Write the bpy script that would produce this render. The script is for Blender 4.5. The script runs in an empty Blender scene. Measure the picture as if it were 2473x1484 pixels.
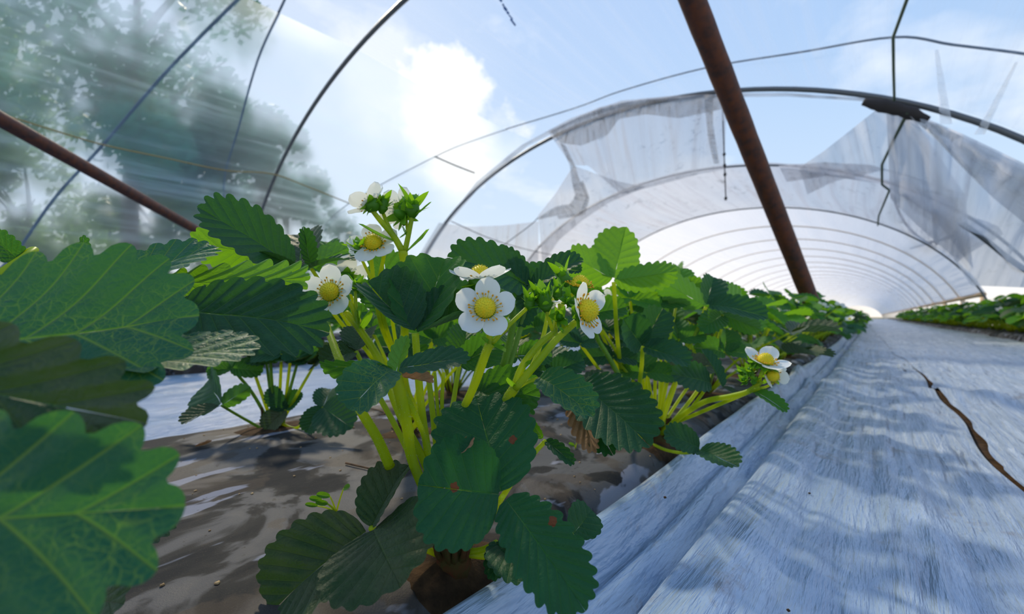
import bpy, math, random
from mathutils import Vector, Matrix, noise
SC = bpy.context.scene
COL = SC.collection

# ---------------------------------------------------------------- camera, sky, sun, exposure
F = 1000.0; CX, CY = 1236.5, 742.0
THETA = math.atan(0.8715); PITCH = math.atan(0.023)
CAMZ = 0.21
CAM = Vector((0, 0, CAMZ))
ct, st, cp, sp = math.cos(THETA), math.sin(THETA), math.cos(PITCH), math.sin(PITCH)
FW = Vector((-st * cp, ct * cp, sp)); RT = Vector((ct, st, 0)); UP = RT.cross(FW)
cam_d = bpy.data.cameras.new('camera'); cam = bpy.data.objects.new('camera', cam_d); COL.objects.link(cam)
cam.matrix_world = Matrix.Translation(CAM) @ Matrix((RT, UP, -FW)).transposed().to_4x4()
cam_d.sensor_width = 36; cam_d.lens = F / 2473 * 36
cam_d.clip_start = 0.01; cam_d.clip_end = 500
cam_d.dof.use_dof = True; cam_d.dof.focus_distance = 0.265; cam_d.dof.aperture_fstop = 8.0
SC.camera = cam

def P(x, y, d):
    return CAM + FW * d + RT * ((x - CX) / F * d) + UP * ((CY - y) / F * d)
def ray(x, y):
    return FW + RT * ((x - CX) / F) + UP * ((CY - y) / F)
def cdir(r, u, t):            # right, up, toward the camera
    return (RT * r + UP * u - FW * t).normalized()

SUNDIR = ray(700, -330).normalized()
sun_d = bpy.data.lights.new('sun', 'SUN'); sun_d.energy = 3.8; sun_d.angle = math.radians(4); sun_d.color = (1.0, 0.84, 0.60)
sun = bpy.data.objects.new('sun', sun_d); COL.objects.link(sun)
sun.rotation_euler = SUNDIR.to_track_quat('Z', 'Y').to_euler(); sun.location = (-3, 6, 6)

def nn(nt, typ, **kw):
    n = nt.nodes.new(typ)
    for k, v in kw.items():
        if k.startswith('_'): n.inputs[int(k[1:])].default_value = v
        else: setattr(n, k, v)
    return n
def lk(nt, a, b): nt.links.new(a, b)
def ramp(nt, src, stops, interp='LINEAR'):
    r = nt.nodes.new('ShaderNodeValToRGB'); r.color_ramp.interpolation = interp
    e = r.color_ramp.elements
    while len(e) < len(stops): e.new(0.5)
    for i, (p, c) in enumerate(stops):
        e[i].position = p; e[i].color = (c, c, c, 1) if isinstance(c, (int, float)) else (*c, 1)
    lk(nt, src, r.inputs[0]); return r.outputs[0]
def mixc(nt, f, a, b, blend='MIX'):
    m = nt.nodes.new('ShaderNodeMix'); m.data_type = 'RGBA'; m.blend_type = blend
    for s, v in ((m.inputs[0], f), (m.inputs[6], a), (m.inputs[7], b)):
        if hasattr(v, 'is_linked'): lk(nt, v, s)
        elif isinstance(v, (int, float)): s.default_value = v
        else: s.default_value = (*v, 1)
    return m.outputs[2]
def math_(nt, op, a, b=None, clamp=False):
    m = nt.nodes.new('ShaderNodeMath'); m.operation = op; m.use_clamp = clamp
    for i, v in enumerate((a, b)):
        if v is None: continue
        if hasattr(v, 'is_linked'): lk(nt, v, m.inputs[i])
        else: m.inputs[i].default_value = v
    return m.outputs[0]
def noise_(nt, vec, scale, detail=4, rough=0.55, dist=0.0):
    n = nt.nodes.new('ShaderNodeTexNoise'); n.inputs['Scale'].default_value = scale
    n.inputs['Detail'].default_value = detail; n.inputs['Roughness'].default_value = rough; n.inputs['Distortion'].default_value = dist
    if vec is not None: lk(nt, vec, n.inputs['Vector'])
    return n.outputs['Fac']
def mapping(nt, src, scale=(1, 1, 1), loc=(0, 0, 0), rot=(0, 0, 0)):
    m = nt.nodes.new('ShaderNodeMapping'); m.inputs['Scale'].default_value = scale
    m.inputs['Location'].default_value = loc; m.inputs['Rotation'].default_value = rot
    lk(nt, src, m.inputs['Vector']); return m.outputs[0]

# sky: blue above, whiter low and towards the sun, a few soft clouds
W = bpy.data.worlds.new('sky'); SC.world = W; W.use_nodes = True
nt = W.node_tree; nt.nodes.clear()
out = nn(nt, 'ShaderNodeOutputWorld'); bg = nn(nt, 'ShaderNodeBackground')
tc = nn(nt, 'ShaderNodeTexCoord'); gen = tc.outputs['Generated']
sep = nn(nt, 'ShaderNodeSeparateXYZ'); lk(nt, gen, sep.inputs[0])
base = ramp(nt, sep.outputs[2], [(0.0, (0.95, 0.84, 0.72)), (0.06, (0.86, 0.88, 0.92)), (0.2, (0.62, 0.78, 0.97)), (0.5, (0.42, 0.62, 0.93)), (1.0, (0.22, 0.42, 0.85))])
dot = nn(nt, 'ShaderNodeVectorMath', operation='DOT_PRODUCT'); lk(nt, gen, dot.inputs[0]); dot.inputs[1].default_value = ray(640, 130).normalized()
glow = ramp(nt, dot.outputs['Value'], [(0.45, 0.0), (0.88, 0.32), (1.0, 0.9)])
c1 = mixc(nt, math_(nt, 'MULTIPLY', glow, 0.5), base, (0.97, 0.98, 1.0))
cl = noise_(nt, mapping(nt, gen, (1, 1, 1.8), (0.37, 0.2, 0.1)), 2.6, 7, 0.55, 0.25)
clm = ramp(nt, cl, [(0.50, 0.0), (0.62, 1.0)])
# one large cumulus bank up ahead
def blob(x, y, r0, r1):
    d = nn(nt, 'ShaderNodeVectorMath', operation='DOT_PRODUCT'); lk(nt, gen, d.inputs[0]); d.inputs[1].default_value = ray(x, y).normalized()
    w = math_(nt, 'ADD', d.outputs['Value'], math_(nt, 'MULTIPLY', math_(nt, 'SUBTRACT', noise_(nt, gen, 9, 5, 0.6), 0.5), 0.03))
    return ramp(nt, w, [(math.cos(math.radians(r1)), 0.0), (math.cos(math.radians(r0)), 1.0)])
cb = math_(nt, 'MAXIMUM', blob(1090, 270, 4.5, 7), blob(1130, 320, 4, 6))
cb = math_(nt, 'MAXIMUM', cb, math_(nt, 'MULTIPLY', blob(900, 190, 2, 7), 0.4))
clm = math_(nt, 'MAXIMUM', math_(nt, 'MULTIPLY', clm, 0.42), cb)
c2 = mixc(nt, clm, c1, (1.25, 1.22, 1.18))
lk(nt, c2, bg.inputs[0]); bg.inputs[1].default_value = 1.05
lk(nt, bg.outputs[0], out.inputs[0])

SC.view_settings.view_transform = 'Standard'; SC.view_settings.look = 'None'
SC.view_settings.exposure = 0.0; SC.view_settings.gamma = 1.0; SC.view_settings.use_curve_mapping = False
SC.cycles.transparent_max_bounces = 16; SC.cycles.max_bounces = 8
SC.cycles.use_denoising = True

# ---------------------------------------------------------------- helpers
class MB:
    def __init__(s): s.v = []; s.f = []; s.m = []; s.uv1 = []; s.uv2 = []
    def add(s, vs, fs, mi=0, uv1=None, uv2=None):
        b = len(s.v); s.v += [tuple(p) for p in vs]; s.f += [tuple(i + b for i in f) for f in fs]; s.m += [mi] * len(fs)
        s.uv1 += uv1 if uv1 else [(0.5, 0.5)] * len(vs)
        s.uv2 += uv2 if uv2 else [(0.0, 0.0)] * len(vs)
    def mesh(s, name, mats, smooth=True):
        me = bpy.data.meshes.new(name); me.from_pydata(s.v, [], s.f)
        for m in mats: me.materials.append(m)
        me.polygons.foreach_set('material_index', s.m)
        if smooth: me.polygons.foreach_set('use_smooth', [True] * len(s.f))
        li = [0] * len(me.loops); me.loops.foreach_get('vertex_index', li)
        for nm, uv in (('vein', s.uv1), ('flat', s.uv2)):
            l = me.uv_layers.new(name=nm); fl = []
            for i in li: fl += uv[i]
            l.data.foreach_set('uv', fl)
        me.update(); return me
def link(name, me, parent=None, mw=None):
    o = bpy.data.objects.new(name, me); COL.objects.link(o)
    if parent: o.parent = parent
    if mw is not None: o.matrix_world = mw if not parent else mw
    return o
def empty(name, loc=(0, 0, 0), parent=None):
    o = bpy.data.objects.new(name, None); COL.objects.link(o); o.location = loc; o.empty_display_size = 0.05
    if parent: o.parent = parent
    return o
def tag(o, label=None, cat=None, group=None, kind=None):
    if label: o['label'] = label
    if cat: o['category'] = cat
    if group: o['group'] = group
    if kind: o['kind'] = kind
    return o
def smooth_path(pts, n=6):
    pts = [Vector(p) for p in pts]
    if len(pts) < 3: 
        return [pts[0].lerp(pts[-1], i / n) for i in range(n + 1)]
    q = [pts[0] * 2 - pts[1]] + pts + [pts[-1] * 2 - pts[-2]]
    r = []
    for i in range(1, len(q) - 2):
        for k in range(n):
            t = k / n; a, b, c, d = q[i - 1:i + 3]
            r.append(0.5 * ((2 * b) + (c - a) * t + (2 * a - 5 * b + 4 * c - d) * t * t + (3 * b - a - 3 * c + d) * t ** 3))
    r.append(pts[-1]); return r
def tube(mb, pts, rad, ns=8, mi=0, cap=True):
    n = len(pts); pts = [Vector(p) for p in pts]
    R = rad if hasattr(rad, '__len__') else [rad] * n
    if len(R) != n: R = [R[0] + (R[-1] - R[0]) * i / (n - 1) if len(R) == 2 else R[min(len(R) - 1, int(i / (n - 1) * (len(R) - 1) + .5))] for i in range(n)]
    vs = []; T = (pts[1] - pts[0]).normalized()
    N = T.orthogonal().normalized()
    for i, p in enumerate(pts):
        T = (pts[min(i + 1, n - 1)] - pts[max(i - 1, 0)]).normalized()
        N = (N - T * N.dot(T)).normalized(); B = T.cross(N)
        for k in range(ns):
            a = 2 * math.pi * k / ns
            vs.append(p + (N * math.cos(a) + B * math.sin(a)) * R[i])
    fs = [(i * ns + k, i * ns + (k + 1) % ns, (i + 1) * ns + (k + 1) % ns, (i + 1) * ns + k) for i in range(n - 1) for k in range(ns)]
    if cap:
        fs.append(tuple(range(ns - 1, -1, -1))); fs.append(tuple((n - 1) * ns + k for k in range(ns)))
    mb.add(vs, fs, mi)
def grid(mb, rows, mi=0, uv=None):
    m = len(rows[0]); vs = [p for r in rows for p in r]
    fs = [(i * m + j, i * m + j + 1, (i + 1) * m + j + 1, (i + 1) * m + j) for i in range(len(rows) - 1) for j in range(m - 1)]
    u2 = [c for r in uv for c in r] if uv else None
    mb.add(vs, fs, mi, None, u2)
def lerp(a, b, t): return a + (b - a) * t
def pinterp(pts, t):
    t = max(0, min(1, t)) * (len(pts) - 1); i = min(int(t), len(pts) - 2)
    a, b = pts[i], pts[i + 1]; f = t - i
    return tuple(a[k] + (b[k] - a[k]) * f for k in range(len(a)))

# ---------------------------------------------------------------- materials
def newmat(name):
    m = bpy.data.materials.new(name); m.use_nodes = True; m.node_tree.nodes.clear()
    return m, m.node_tree, nn(m.node_tree, 'ShaderNodeOutputMaterial')
def simple(name, col, rough=0.5, spec=0.4, noise_amt=0.0, col2=None, scale=30, metal=0.0, bump=0.0, detail=5):
    m, nt, out = newmat(name)
    b = nn(nt, 'ShaderNodeBsdfPrincipled'); b.inputs['Roughness'].default_value = rough
    b.inputs['Specular IOR Level'].default_value = spec; b.inputs['Metallic'].default_value = metal
    tc = nn(nt, 'ShaderNodeTexCoord')
    f = noise_(nt, tc.outputs['Object'], scale, detail, 0.6)
    if col2: lk(nt, mixc(nt, ramp(nt, f, [(0.35, 0.0), (0.65, 1.0)]), col, col2), b.inputs['Base Color'])
    else: b.inputs['Base Color'].default_value = (*col, 1)
    if bump:
        bp = nn(nt, 'ShaderNodeBump'); bp.inputs['Strength'].default_value = 0.6; bp.inputs['Distance'].default_value = bump
        lk(nt, f, bp.inputs['Height']); lk(nt, bp.outputs[0], b.inputs['Normal'])
    lk(nt, b.outputs[0], out.inputs[0]); return m

def leafmat(name, top, top2, veinc, under, trans, tfac=0.42, net=0.4, rough=0.48, spots=0.0, bump=0.0012, spotc=(0.16, 0.05, 0.015), dusty=0.0, sheen=0.10):
    m, nt, out = newmat(name)
    uv = nn(nt, 'ShaderNodeUVMap', uv_map='vein'); fl = nn(nt, 'ShaderNodeUVMap', uv_map='flat')
    s = nn(nt, 'ShaderNodeSeparateXYZ'); lk(nt, uv.outputs[0], s.inputs[0])
    r = s.outputs[1]
    d = math_(nt, 'ABSOLUTE', math_(nt, 'SUBTRACT', math_(nt, 'FRACT', s.outputs[0]), 0.5))
    wv = math_(nt, 'SUBTRACT', 0.085, math_(nt, 'MULTIPLY', r, 0.05))
    vein = math_(nt, 'SUBTRACT', 1.0, math_(nt, 'DIVIDE', d, wv), True)
    mid = math_(nt, 'SUBTRACT', 1.0, math_(nt, 'DIVIDE', r, 0.030), True)
    wn = nt.nodes.new('ShaderNodeTexNoise'); wn.inputs['Scale'].default_value = 220; lk(nt, fl.outputs[0], wn.inputs['Vector'])
    va = nn(nt, 'ShaderNodeVectorMath', operation='MULTIPLY_ADD'); lk(nt, wn.outputs['Color'], va.inputs[0]); va.inputs[1].default_value = (0.004, 0.004, 0); lk(nt, fl.outputs[0], va.inputs[2])
    vo = nn(nt, 'ShaderNodeTexVoronoi', feature='DISTANCE_TO_EDGE'); vo.inputs['Scale'].default_value = 420; lk(nt, va.outputs[0], vo.inputs['Vector'])
    netm = math_(nt, 'MULTIPLY', math_(nt, 'SUBTRACT', 1.0, math_(nt, 'DIVIDE', vo.outputs['Distance'], 0.055), True), net)
    vo2 = nn(nt, 'ShaderNodeTexVoronoi', feature='DISTANCE_TO_EDGE'); vo2.inputs['Scale'].default_value = 150; lk(nt, va.outputs[0], vo2.inputs['Vector'])
    net2 = math_(nt, 'MULTIPLY', math_(nt, 'SUBTRACT', 1.0, math_(nt, 'DIVIDE', vo2.outputs['Distance'], 0.028), True), net * 1.5)
    nf = ramp(nt, noise_(nt, fl.outputs[0], 35, 3), [(0.42, 0.15), (0.60, 1.0)]); netm = math_(nt, 'MULTIPLY', netm, nf); net2 = math_(nt, 'MULTIPLY', net2, nf)
    V = math_(nt, 'MAXIMUM', math_(nt, 'MAXIMUM', mid, math_(nt, 'MULTIPLY', vein, 0.75)), math_(nt, 'MAXIMUM', netm, net2))
    nz = noise_(nt, fl.outputs[0], 60, 4, 0.6)
    oi = nn(nt, 'ShaderNodeObjectInfo')
    col = mixc(nt, ramp(nt, nz, [(0.3, 0.0), (0.7, 1.0)]), top, top2)
    col = mixc(nt, math_(nt, 'MULTIPLY', oi.outputs['Random'], 0.35), col, tuple(c * 1.5 for c in top2))
    if dusty: col = mixc(nt, math_(nt, 'MULTIPLY', ramp(nt, noise_(nt, fl.outputs[0], 25, 3), [(0.4, 0.0), (0.7, 1.0)]), dusty), col, (0.16, 0.15, 0.09))
    geo = nn(nt, 'ShaderNodeNewGeometry')
    col = mixc(nt, geo.outputs['Backfacing'], col, under)
    col = mixc(nt, math_(nt, 'MULTIPLY', V, 0.55), col, veinc)
    tcol = mixc(nt, math_(nt, 'MULTIPLY', V, 0.5), trans, tuple(min(1, c * 1.6) for c in trans))
    if spots:
        vs = nn(nt, 'ShaderNodeTexVoronoi', feature='F1'); vs.inputs['Scale'].default_value = 95; lk(nt, fl.outputs[0], vs.inputs['Vector'])
        dd = math_(nt, 'ADD', vs.outputs['Distance'], math_(nt, 'MULTIPLY', math_(nt, 'SUBTRACT', noise_(nt, fl.outputs[0], 400), 0.5), 0.25))
        sc_ = nn(nt, 'ShaderNodeSeparateColor'); lk(nt, vs.outputs['Color'], sc_.inputs[0])
        sel = math_(nt, 'LESS_THAN', sc_.outputs[0], spots)
        sm = math_(nt, 'MULTIPLY', math_(nt, 'LESS_THAN', dd, 0.26), sel)
        col = mixc(nt, sm, col, spotc); tcol = mixc(nt, sm, tcol, (0.1, 0.03, 0.01))
    b = nn(nt, 'ShaderNodeBsdfPrincipled'); b.inputs['Roughness'].default_value = rough + .05; b.inputs['Specular IOR Level'].default_value = 0.24
    b.inputs['Sheen Weight'].default_value = sheen; b.inputs['Sheen Roughness'].default_value = 0.5; b.inputs['Sheen Tint'].default_value = (0.8, 0.95, 1, 1)
    lk(nt, col, b.inputs['Base Color'])
    h = math_(nt, 'ADD', math_(nt, 'MULTIPLY', vo.outputs['Distance'], 0.6), math_(nt, 'MULTIPLY', vo2.outputs['Distance'], 0.8))
    h = math_(nt, 'SUBTRACT', h, math_(nt, 'MULTIPLY', math_(nt, 'MAXIMUM', vein, mid), 0.6))
    bp = nn(nt, 'ShaderNodeBump'); bp.inputs['Strength'].default_value = 0.55; bp.inputs['Distance'].default_value = bump; lk(nt, h, bp.inputs['Height'])
    lk(nt, bp.outputs[0], b.inputs['Normal'])
    t = nn(nt, 'ShaderNodeBsdfTranslucent'); lk(nt, tcol, t.inputs[0]); lk(nt, bp.outputs[0], t.inputs['Normal'])
    mx = nn(nt, 'ShaderNodeMixShader'); mx.inputs[0].default_value = tfac
    lk(nt, b.outputs[0], mx.inputs[1]); lk(nt, t.outputs[0], mx.inputs[2]); lk(nt, mx.outputs[0], out.inputs[0])
    return m
M = {}
M['leaf'] = leafmat('leaf_green', (0.0084, 0.0714, 0.0168), (0.0168, 0.1050, 0.0218), (0.20, 0.34, 0.05), (0.07, 0.17, 0.05), (0.13, 0.38, 0.008), 0.40)
M['leaf_dark'] = leafmat('leaf_dark_green', (0.0042, 0.0420, 0.0168), (0.0084, 0.0672, 0.0252), (0.10, 0.22, 0.05), (0.06, 0.14, 0.05), (0.06, 0.22, 0.01), 0.25, net=0.25)
M['leaf_spot'] = leafmat('leaf_spotted', (0.0042, 0.0487, 0.0185), (0.0076, 0.0714, 0.0252), (0.06, 0.20, 0.04), (0.06, 0.15, 0.05), (0.05, 0.25, 0.01), 0.25, net=0.15, spots=0.16)
M['leaf_old'] = leafmat('leaf_olive_dusty', (0.0101, 0.0353, 0.0118), (0.0202, 0.0554, 0.0151), (0.10, 0.16, 0.05), (0.06, 0.10, 0.04), (0.06, 0.14, 0.01), 0.18, net=0.3, dusty=0.45, bump=0.002)
M['leaf_young'] = leafmat('leaf_bright_green', (0.0294, 0.1680, 0.0168), (0.0504, 0.2268, 0.0210), (0.25, 0.45, 0.05), (0.11, 0.30, 0.04), (0.19, 0.42, 0.005), 0.50, net=0.3)
M['leaf_big'] = leafmat('leaf_blue_green', (0.0042, 0.0571, 0.0302), (0.0076, 0.0798, 0.0386), (0.34, 0.46, 0.03), (0.07, 0.18, 0.07), (0.10, 0.36, 0.01), 0.22, net=0.55, sheen=0.15)
M['leaf_brown'] = leafmat('leaf_dry_brown', (0.28, 0.15, 0.07), (0.36, 0.22, 0.12), (0.3, 0.2, 0.1), (0.3, 0.18, 0.09), (0.35, 0.15, 0.04), 0.3)

def stemmat(name, a, b_, tr, tfac=0.45):
    m, nt, out = newmat(name); tc = nn(nt, 'ShaderNodeTexCoord')
    b = nn(nt, 'ShaderNodeBsdfPrincipled'); b.inputs['Roughness'].default_value = 0.45
    lk(nt, mixc(nt, noise_(nt, tc.outputs['Object'], 60), a, b_), b.inputs['Base Color'])
    t = nn(nt, 'ShaderNodeBsdfTranslucent'); t.inputs[0].default_value = (*tr, 1)
    mx = nn(nt, 'ShaderNodeMixShader'); mx.inputs[0].default_value = tfac
    lk(nt, b.outputs[0], mx.inputs[1]); lk(nt, t.outputs[0], mx.inputs[2]); lk(nt, mx.outputs[0], out.inputs[0]); return m
M['stem'] = stemmat('stalk_green', (0.20, 0.36, 0.010), (0.30, 0.46, 0.012), (0.80, 0.85, 0.01), 0.55)
M['stem_dark'] = stemmat('stalk_olive', (0.10, 0.24, 0.02), (0.16, 0.30, 0.03), (0.3, 0.5, 0.02), 0.4)
M['hair'] = stemmat('stalk_hair', (0.75, 0.8, 0.6), (0.8, 0.85, 0.7), (0.85, 0.9, 0.6), 0.5)
M['petal'] = stemmat('petal_white', (0.86, 0.88, 0.88), (0.80, 0.84, 0.86), (0.90, 0.92, 0.80), 0.42)
M['sepal'] = stemmat('sepal_green', (0.06, 0.24, 0.015), (0.12, 0.33, 0.02), (0.30, 0.60, 0.01), 0.5)
M['yellow'] = simple('flower_yellow', (0.78, 0.56, 0.01), 0.5, 0.2, col2=(0.60, 0.55, 0.02), scale=500)
M['anther'] = simple('anther_orange', (0.70, 0.33, 0.01), 0.5, 0.3)
M['crown'] = simple('crown_brown', (0.09, 0.028, 0.014), 0.8, 0.1, col2=(0.045, 0.05, 0.015), scale=90, bump=0.002)
M['soil'] = simple('soil_dark', (0.030, 0.020, 0.013), 0.95, 0.1, col2=(0.075, 0.045, 0.024), scale=70, bump=0.006)
M['rust'] = simple('rusted_iron', (0.14, 0.040, 0.016), 0.62, 0.4, col2=(0.055, 0.024, 0.020), scale=38, bump=0.001)
M['steel'] = simple('dull_steel', (0.13, 0.14, 0.15), 0.4, 0.5, metal=0.4)
M['wood'] = simple('twig_bark', (0.14, 0.075, 0.035), 0.8, 0.2, col2=(0.05, 0.03, 0.02), scale=200)
M['rope'] = simple('rope_blue_grey', (0.055, 0.10, 0.16), 0.7, 0.2)
M['rope_dark'] = simple('string_dark', (0.045, 0.04, 0.04), 0.8, 0.2)
M['cord'] = simple('cord_tan', (0.36, 0.28, 0.12), 0.7, 0.2)
M['string'] = simple('string_olive', (0.09, 0.13, 0.09), 0.7, 0.2)
M['hoop_pale'] = simple('hoop_pale', (0.80, 0.70, 0.60), 0.6, 0.3)
M['hem'] = simple('hem_tan', (0.62, 0.44, 0.27), 0.6, 0.3)
M['crumb'] = simple('crumb_tan', (0.45, 0.33, 0.18), 0.8, 0.2, col2=(0.2, 0.12, 0.06), scale=300)

def filmmat(name, op, white=(0.85, 0.89, 0.95), crease=1.0, blur=0.0, dirt=0.0, dirtc=(0.25, 0.24, 0.24), gloss=0.05, creasescale=14, trans=0.7):
    # clear plastic sheet: see-through, with milky creases running along the tunnel
    m, nt, out = newmat(name)
    fl = nn(nt, 'ShaderNodeUVMap', uv_map='flat')            # x = arc length (m), y = along tunnel (m)
    a = noise_(nt, mapping(nt, fl.outputs[0], (creasescale, 0.45, 1)), 1.0, 6, 0.65, 0.3)
    big = noise_(nt, mapping(nt, fl.outputs[0], (1.2, 0.35, 1)), 1.0, 3, 0.5)
    cr = ramp(nt, a, [(0.40, 0.0), (0.52, 0.25), (0.62, 0.9)])
    o = math_(nt, 'ADD', op, math_(nt, 'MULTIPLY', math_(nt, 'MULTIPLY', cr, big), 0.34 * crease), True)
    tr = nn(nt, 'ShaderNodeBsdfTransparent'); tr.inputs[0].default_value = (0.97, 0.985, 1, 1)
    see = tr
    if blur:
        rf = nn(nt, 'ShaderNodeBsdfRefraction', distribution='GGX'); rf.inputs['IOR'].default_value = 1.05; rf.inputs['Roughness'].default_value = blur
        rf.inputs[0].default_value = (0.97, 0.985, 1, 1)
        mm = nn(nt, 'ShaderNodeMixShader'); mm.inputs[0].default_value = 0.7; lk(nt, tr.outputs[0], mm.inputs[1]); lk(nt, rf.outputs[0], mm.inputs[2]); see = mm
    col = mixc(nt, 0.0, white, white)
    if dirt:
        dn = noise_(nt, mapping(nt, fl.outputs[0], (9, 5, 1)), 1.0, 8, 0.75, 0.6)
        bgd = noise_(nt, mapping(nt, fl.outputs[0], (1.6, 0.9, 1), (3, 1, 0)), 1.0, 3, 0.5)
        dm = math_(nt, 'MULTIPLY', ramp(nt, dn, [(0.55, 0.0), (0.68, 1.0)]), ramp(nt, bgd, [(0.42, 0.0), (0.62, 1.0)]))
        dm = math_(nt, 'MULTIPLY', dm, dirt)
        col = mixc(nt, dm, col, dirtc); o = math_(nt, 'MAXIMUM', o, math_(nt, 'MULTIPLY', dm, 0.85))
    df = nn(nt, 'ShaderNodeBsdfDiffuse'); lk(nt, col, df.inputs[0])
    tl = nn(nt, 'ShaderNodeBsdfTranslucent'); lk(nt, col, tl.inputs[0])
    mi = nn(nt, 'ShaderNodeMixShader'); mi.inputs[0].default_value = trans; lk(nt, df.outputs[0], mi.inputs[1]); lk(nt, tl.outputs[0], mi.inputs[2])
    gl = nn(nt, 'ShaderNodeBsdfGlossy'); gl.inputs['Roughness'].default_value = 0.22
    bp = nn(nt, 'ShaderNodeBump'); bp.inputs['Strength'].default_value = 0.8; bp.inputs['Distance'].default_value = 0.02; lk(nt, a, bp.inputs['Height'])
    lk(nt, bp.outputs[0], gl.inputs['Normal'])
    m2 = nn(nt, 'ShaderNodeMixShader'); m2.inputs[0].default_value = gloss; lk(nt, mi.outputs[0], m2.inputs[1]); lk(nt, gl.outputs[0], m2.inputs[2])
    mx = nn(nt, 'ShaderNodeMixShader'); lk(nt, o, mx.inputs[0]); lk(nt, see.outputs[0], mx.inputs[1]); lk(nt, m2.outputs[0], mx.inputs[2])
    lk(nt, mx.outputs[0], out.inputs[0]); return m
M['film_clear'] = filmmat('film_clear', 0.10, crease=0.8)
M['film_hazy'] = filmmat('film_hazy', 0.12, (0.62, 0.80, 0.92), crease=1.0, blur=0.42, creasescale=8, gloss=0.03)
M['film_grey'] = filmmat('film_grey_torn', 0.52, (0.50, 0.515, 0.56), 1.7, dirt=1.0, trans=0.6, dirtc=(0.10, 0.10, 0.11))
M['film_dirty'] = filmmat('film_dirty', 0.64, (0.56, 0.56, 0.60), 1.6, dirt=1.0, trans=0.72, dirtc=(0.07, 0.065, 0.065))
M['film_white'] = filmmat('film_white', 0.82, (0.80, 0.80, 0.825), 1.0, trans=0.76, gloss=0.03)
M['film_roll'] = filmmat('film_rolled', 0.52, (0.55, 0.55, 0.57), 1.6, trans=0.5)
M['ink'] = simple('ink_blue', (0.05, 0.16, 0.5), 0.6, 0.2)
M['film_slack'] = filmmat('film_slack', 0.66, (0.62, 0.64, 0.68), 1.6, dirt=0.5, trans=0.7)
M['crease_highlight'] = filmmat('crease_highlight', 0.40, (0.95, 0.93, 0.90), 1.5, trans=0.8)  # white film for the strips that stand for crease highlights
M['film_fold'] = filmmat('film_fold', 0.45, (0.36, 0.35, 0.35), 2.0, dirt=0.6, trans=0.6, creasescale=22)
# ---------------------------------------------------------------- the tunnel
AX, AW, AH = -2.05, 3.35, 2.40; AZ = CAMZ - 0.40
YH = [-0.70, 1.49, 3.68, 5.89, 8.57]
def arch(phi, Y, k=1.0):      # phi 0 = right foot, pi = left foot
    return Vector((AX + AW * k * math.cos(phi), Y, AZ + AH * k * math.sin(phi)))
def onarch(x, y, k=1.0):
    D = ray(x, y); a = (D.x / (AW * k)) ** 2 + (D.z / (AH * k)) ** 2
    ox, oz = CAM.x - AX, CAM.z - AZ
    b = 2 * (ox * D.x / (AW * k) ** 2 + oz * D.z / (AH * k) ** 2); c = (ox / (AW * k)) ** 2 + (oz / (AH * k)) ** 2 - 1
    lam = (-b + math.sqrt(max(0, b * b - 4 * a * c))) / (2 * a)
    return CAM + D * lam
def arcuv(p):
    return (math.atan2((p.z - AZ) / AH, (p.x - AX) / AW) * 2.9, p.y)
def film_arch(name, mat, y0, y1, ph0, ph1, ny, nph=90, sag=0.0, amp=0.01, hem=None, hoops=None):
    mb = MB(); rows = []; uv = []
    for i in range(ny + 1):
        Y = lerp(y0, y1, i / ny); r = []; u = []
        for j in range(nph + 1):
            ph = lerp(ph0, ph1, j / nph)
            f = 0
            if hoops:
                yy = [h for h in hoops if h <= Y + 1e-6]; a = yy[-1] if yy else hoops[0]
                bb = [h for h in hoops if h > Y]; b = bb[0] if bb else a + 2
                f = math.sin(math.pi * max(0, min(1, (Y - a) / max(1e-6, b - a)))) ** 0.8 * sag
            k = 1.012 - f + amp * noise.noise(Vector((ph * 14, Y * 0.5, 3.1)))
            if hem: k += 0
            p = arch(ph, Y, k); r.append(p); u.append((ph * 2.9, Y))
        rows.append(r); uv.append(u)
    grid(mb, rows, 0, uv)
    return link(name, mb.mesh(name, [mat]))
# near bay and next bay: clear film; left flank hazy with the trees showing through
near = tag(film_arch('ceiling_film', M['film_clear'], -3.0, 3.70, 0.16, 1.80, 40, 110, 0.012, 0.006, hoops=[-2.9, -.7, 1.49, 3.68]), 'clear plastic tunnel film over the near bays, with long creases', 'film', kind='structure')
flank = tag(film_arch('wall_left', M['film_hazy'], -3.5, 3.70, 1.80, math.pi, 40, 50, 0.02, 0.008, hoops=[-2.9, -.7, 1.49, 3.68]), 'hazy plastic flank of the tunnel with trees behind it', 'film', kind='structure')

# thick hoops
def hoop(Y, r, mat, ph0=0.0, ph1=math.pi, n=72):
    mb = MB(); tube(mb, [arch(lerp(ph0, ph1, i / n), Y) for i in range(n + 1)], r, 8); return link('tunnel_hoop', mb.mesh('tunnel_hoop', [mat]))
HL = ['dark steel tunnel hoop nearest behind the tall left leaves', 'dark steel tunnel hoop where the clear film ends, before the torn sheet',
      'steel tunnel hoop between the torn grey sheet and the dirty film', 'steel hoop at the mouth of the white film vault']
for i, Y in enumerate(YH[1:]):
    o = hoop(Y, [0.016, 0.019, 0.013, 0.012][i], M['steel'], 0.02 if i != 2 else 0.02)
    tag(o, HL[i], 'hoop', 'tunnel hoops')
tag(hoop(-0.70, 0.016, M['steel']), 'steel tunnel hoop standing behind the camera', 'hoop', 'tunnel hoops')

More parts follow.
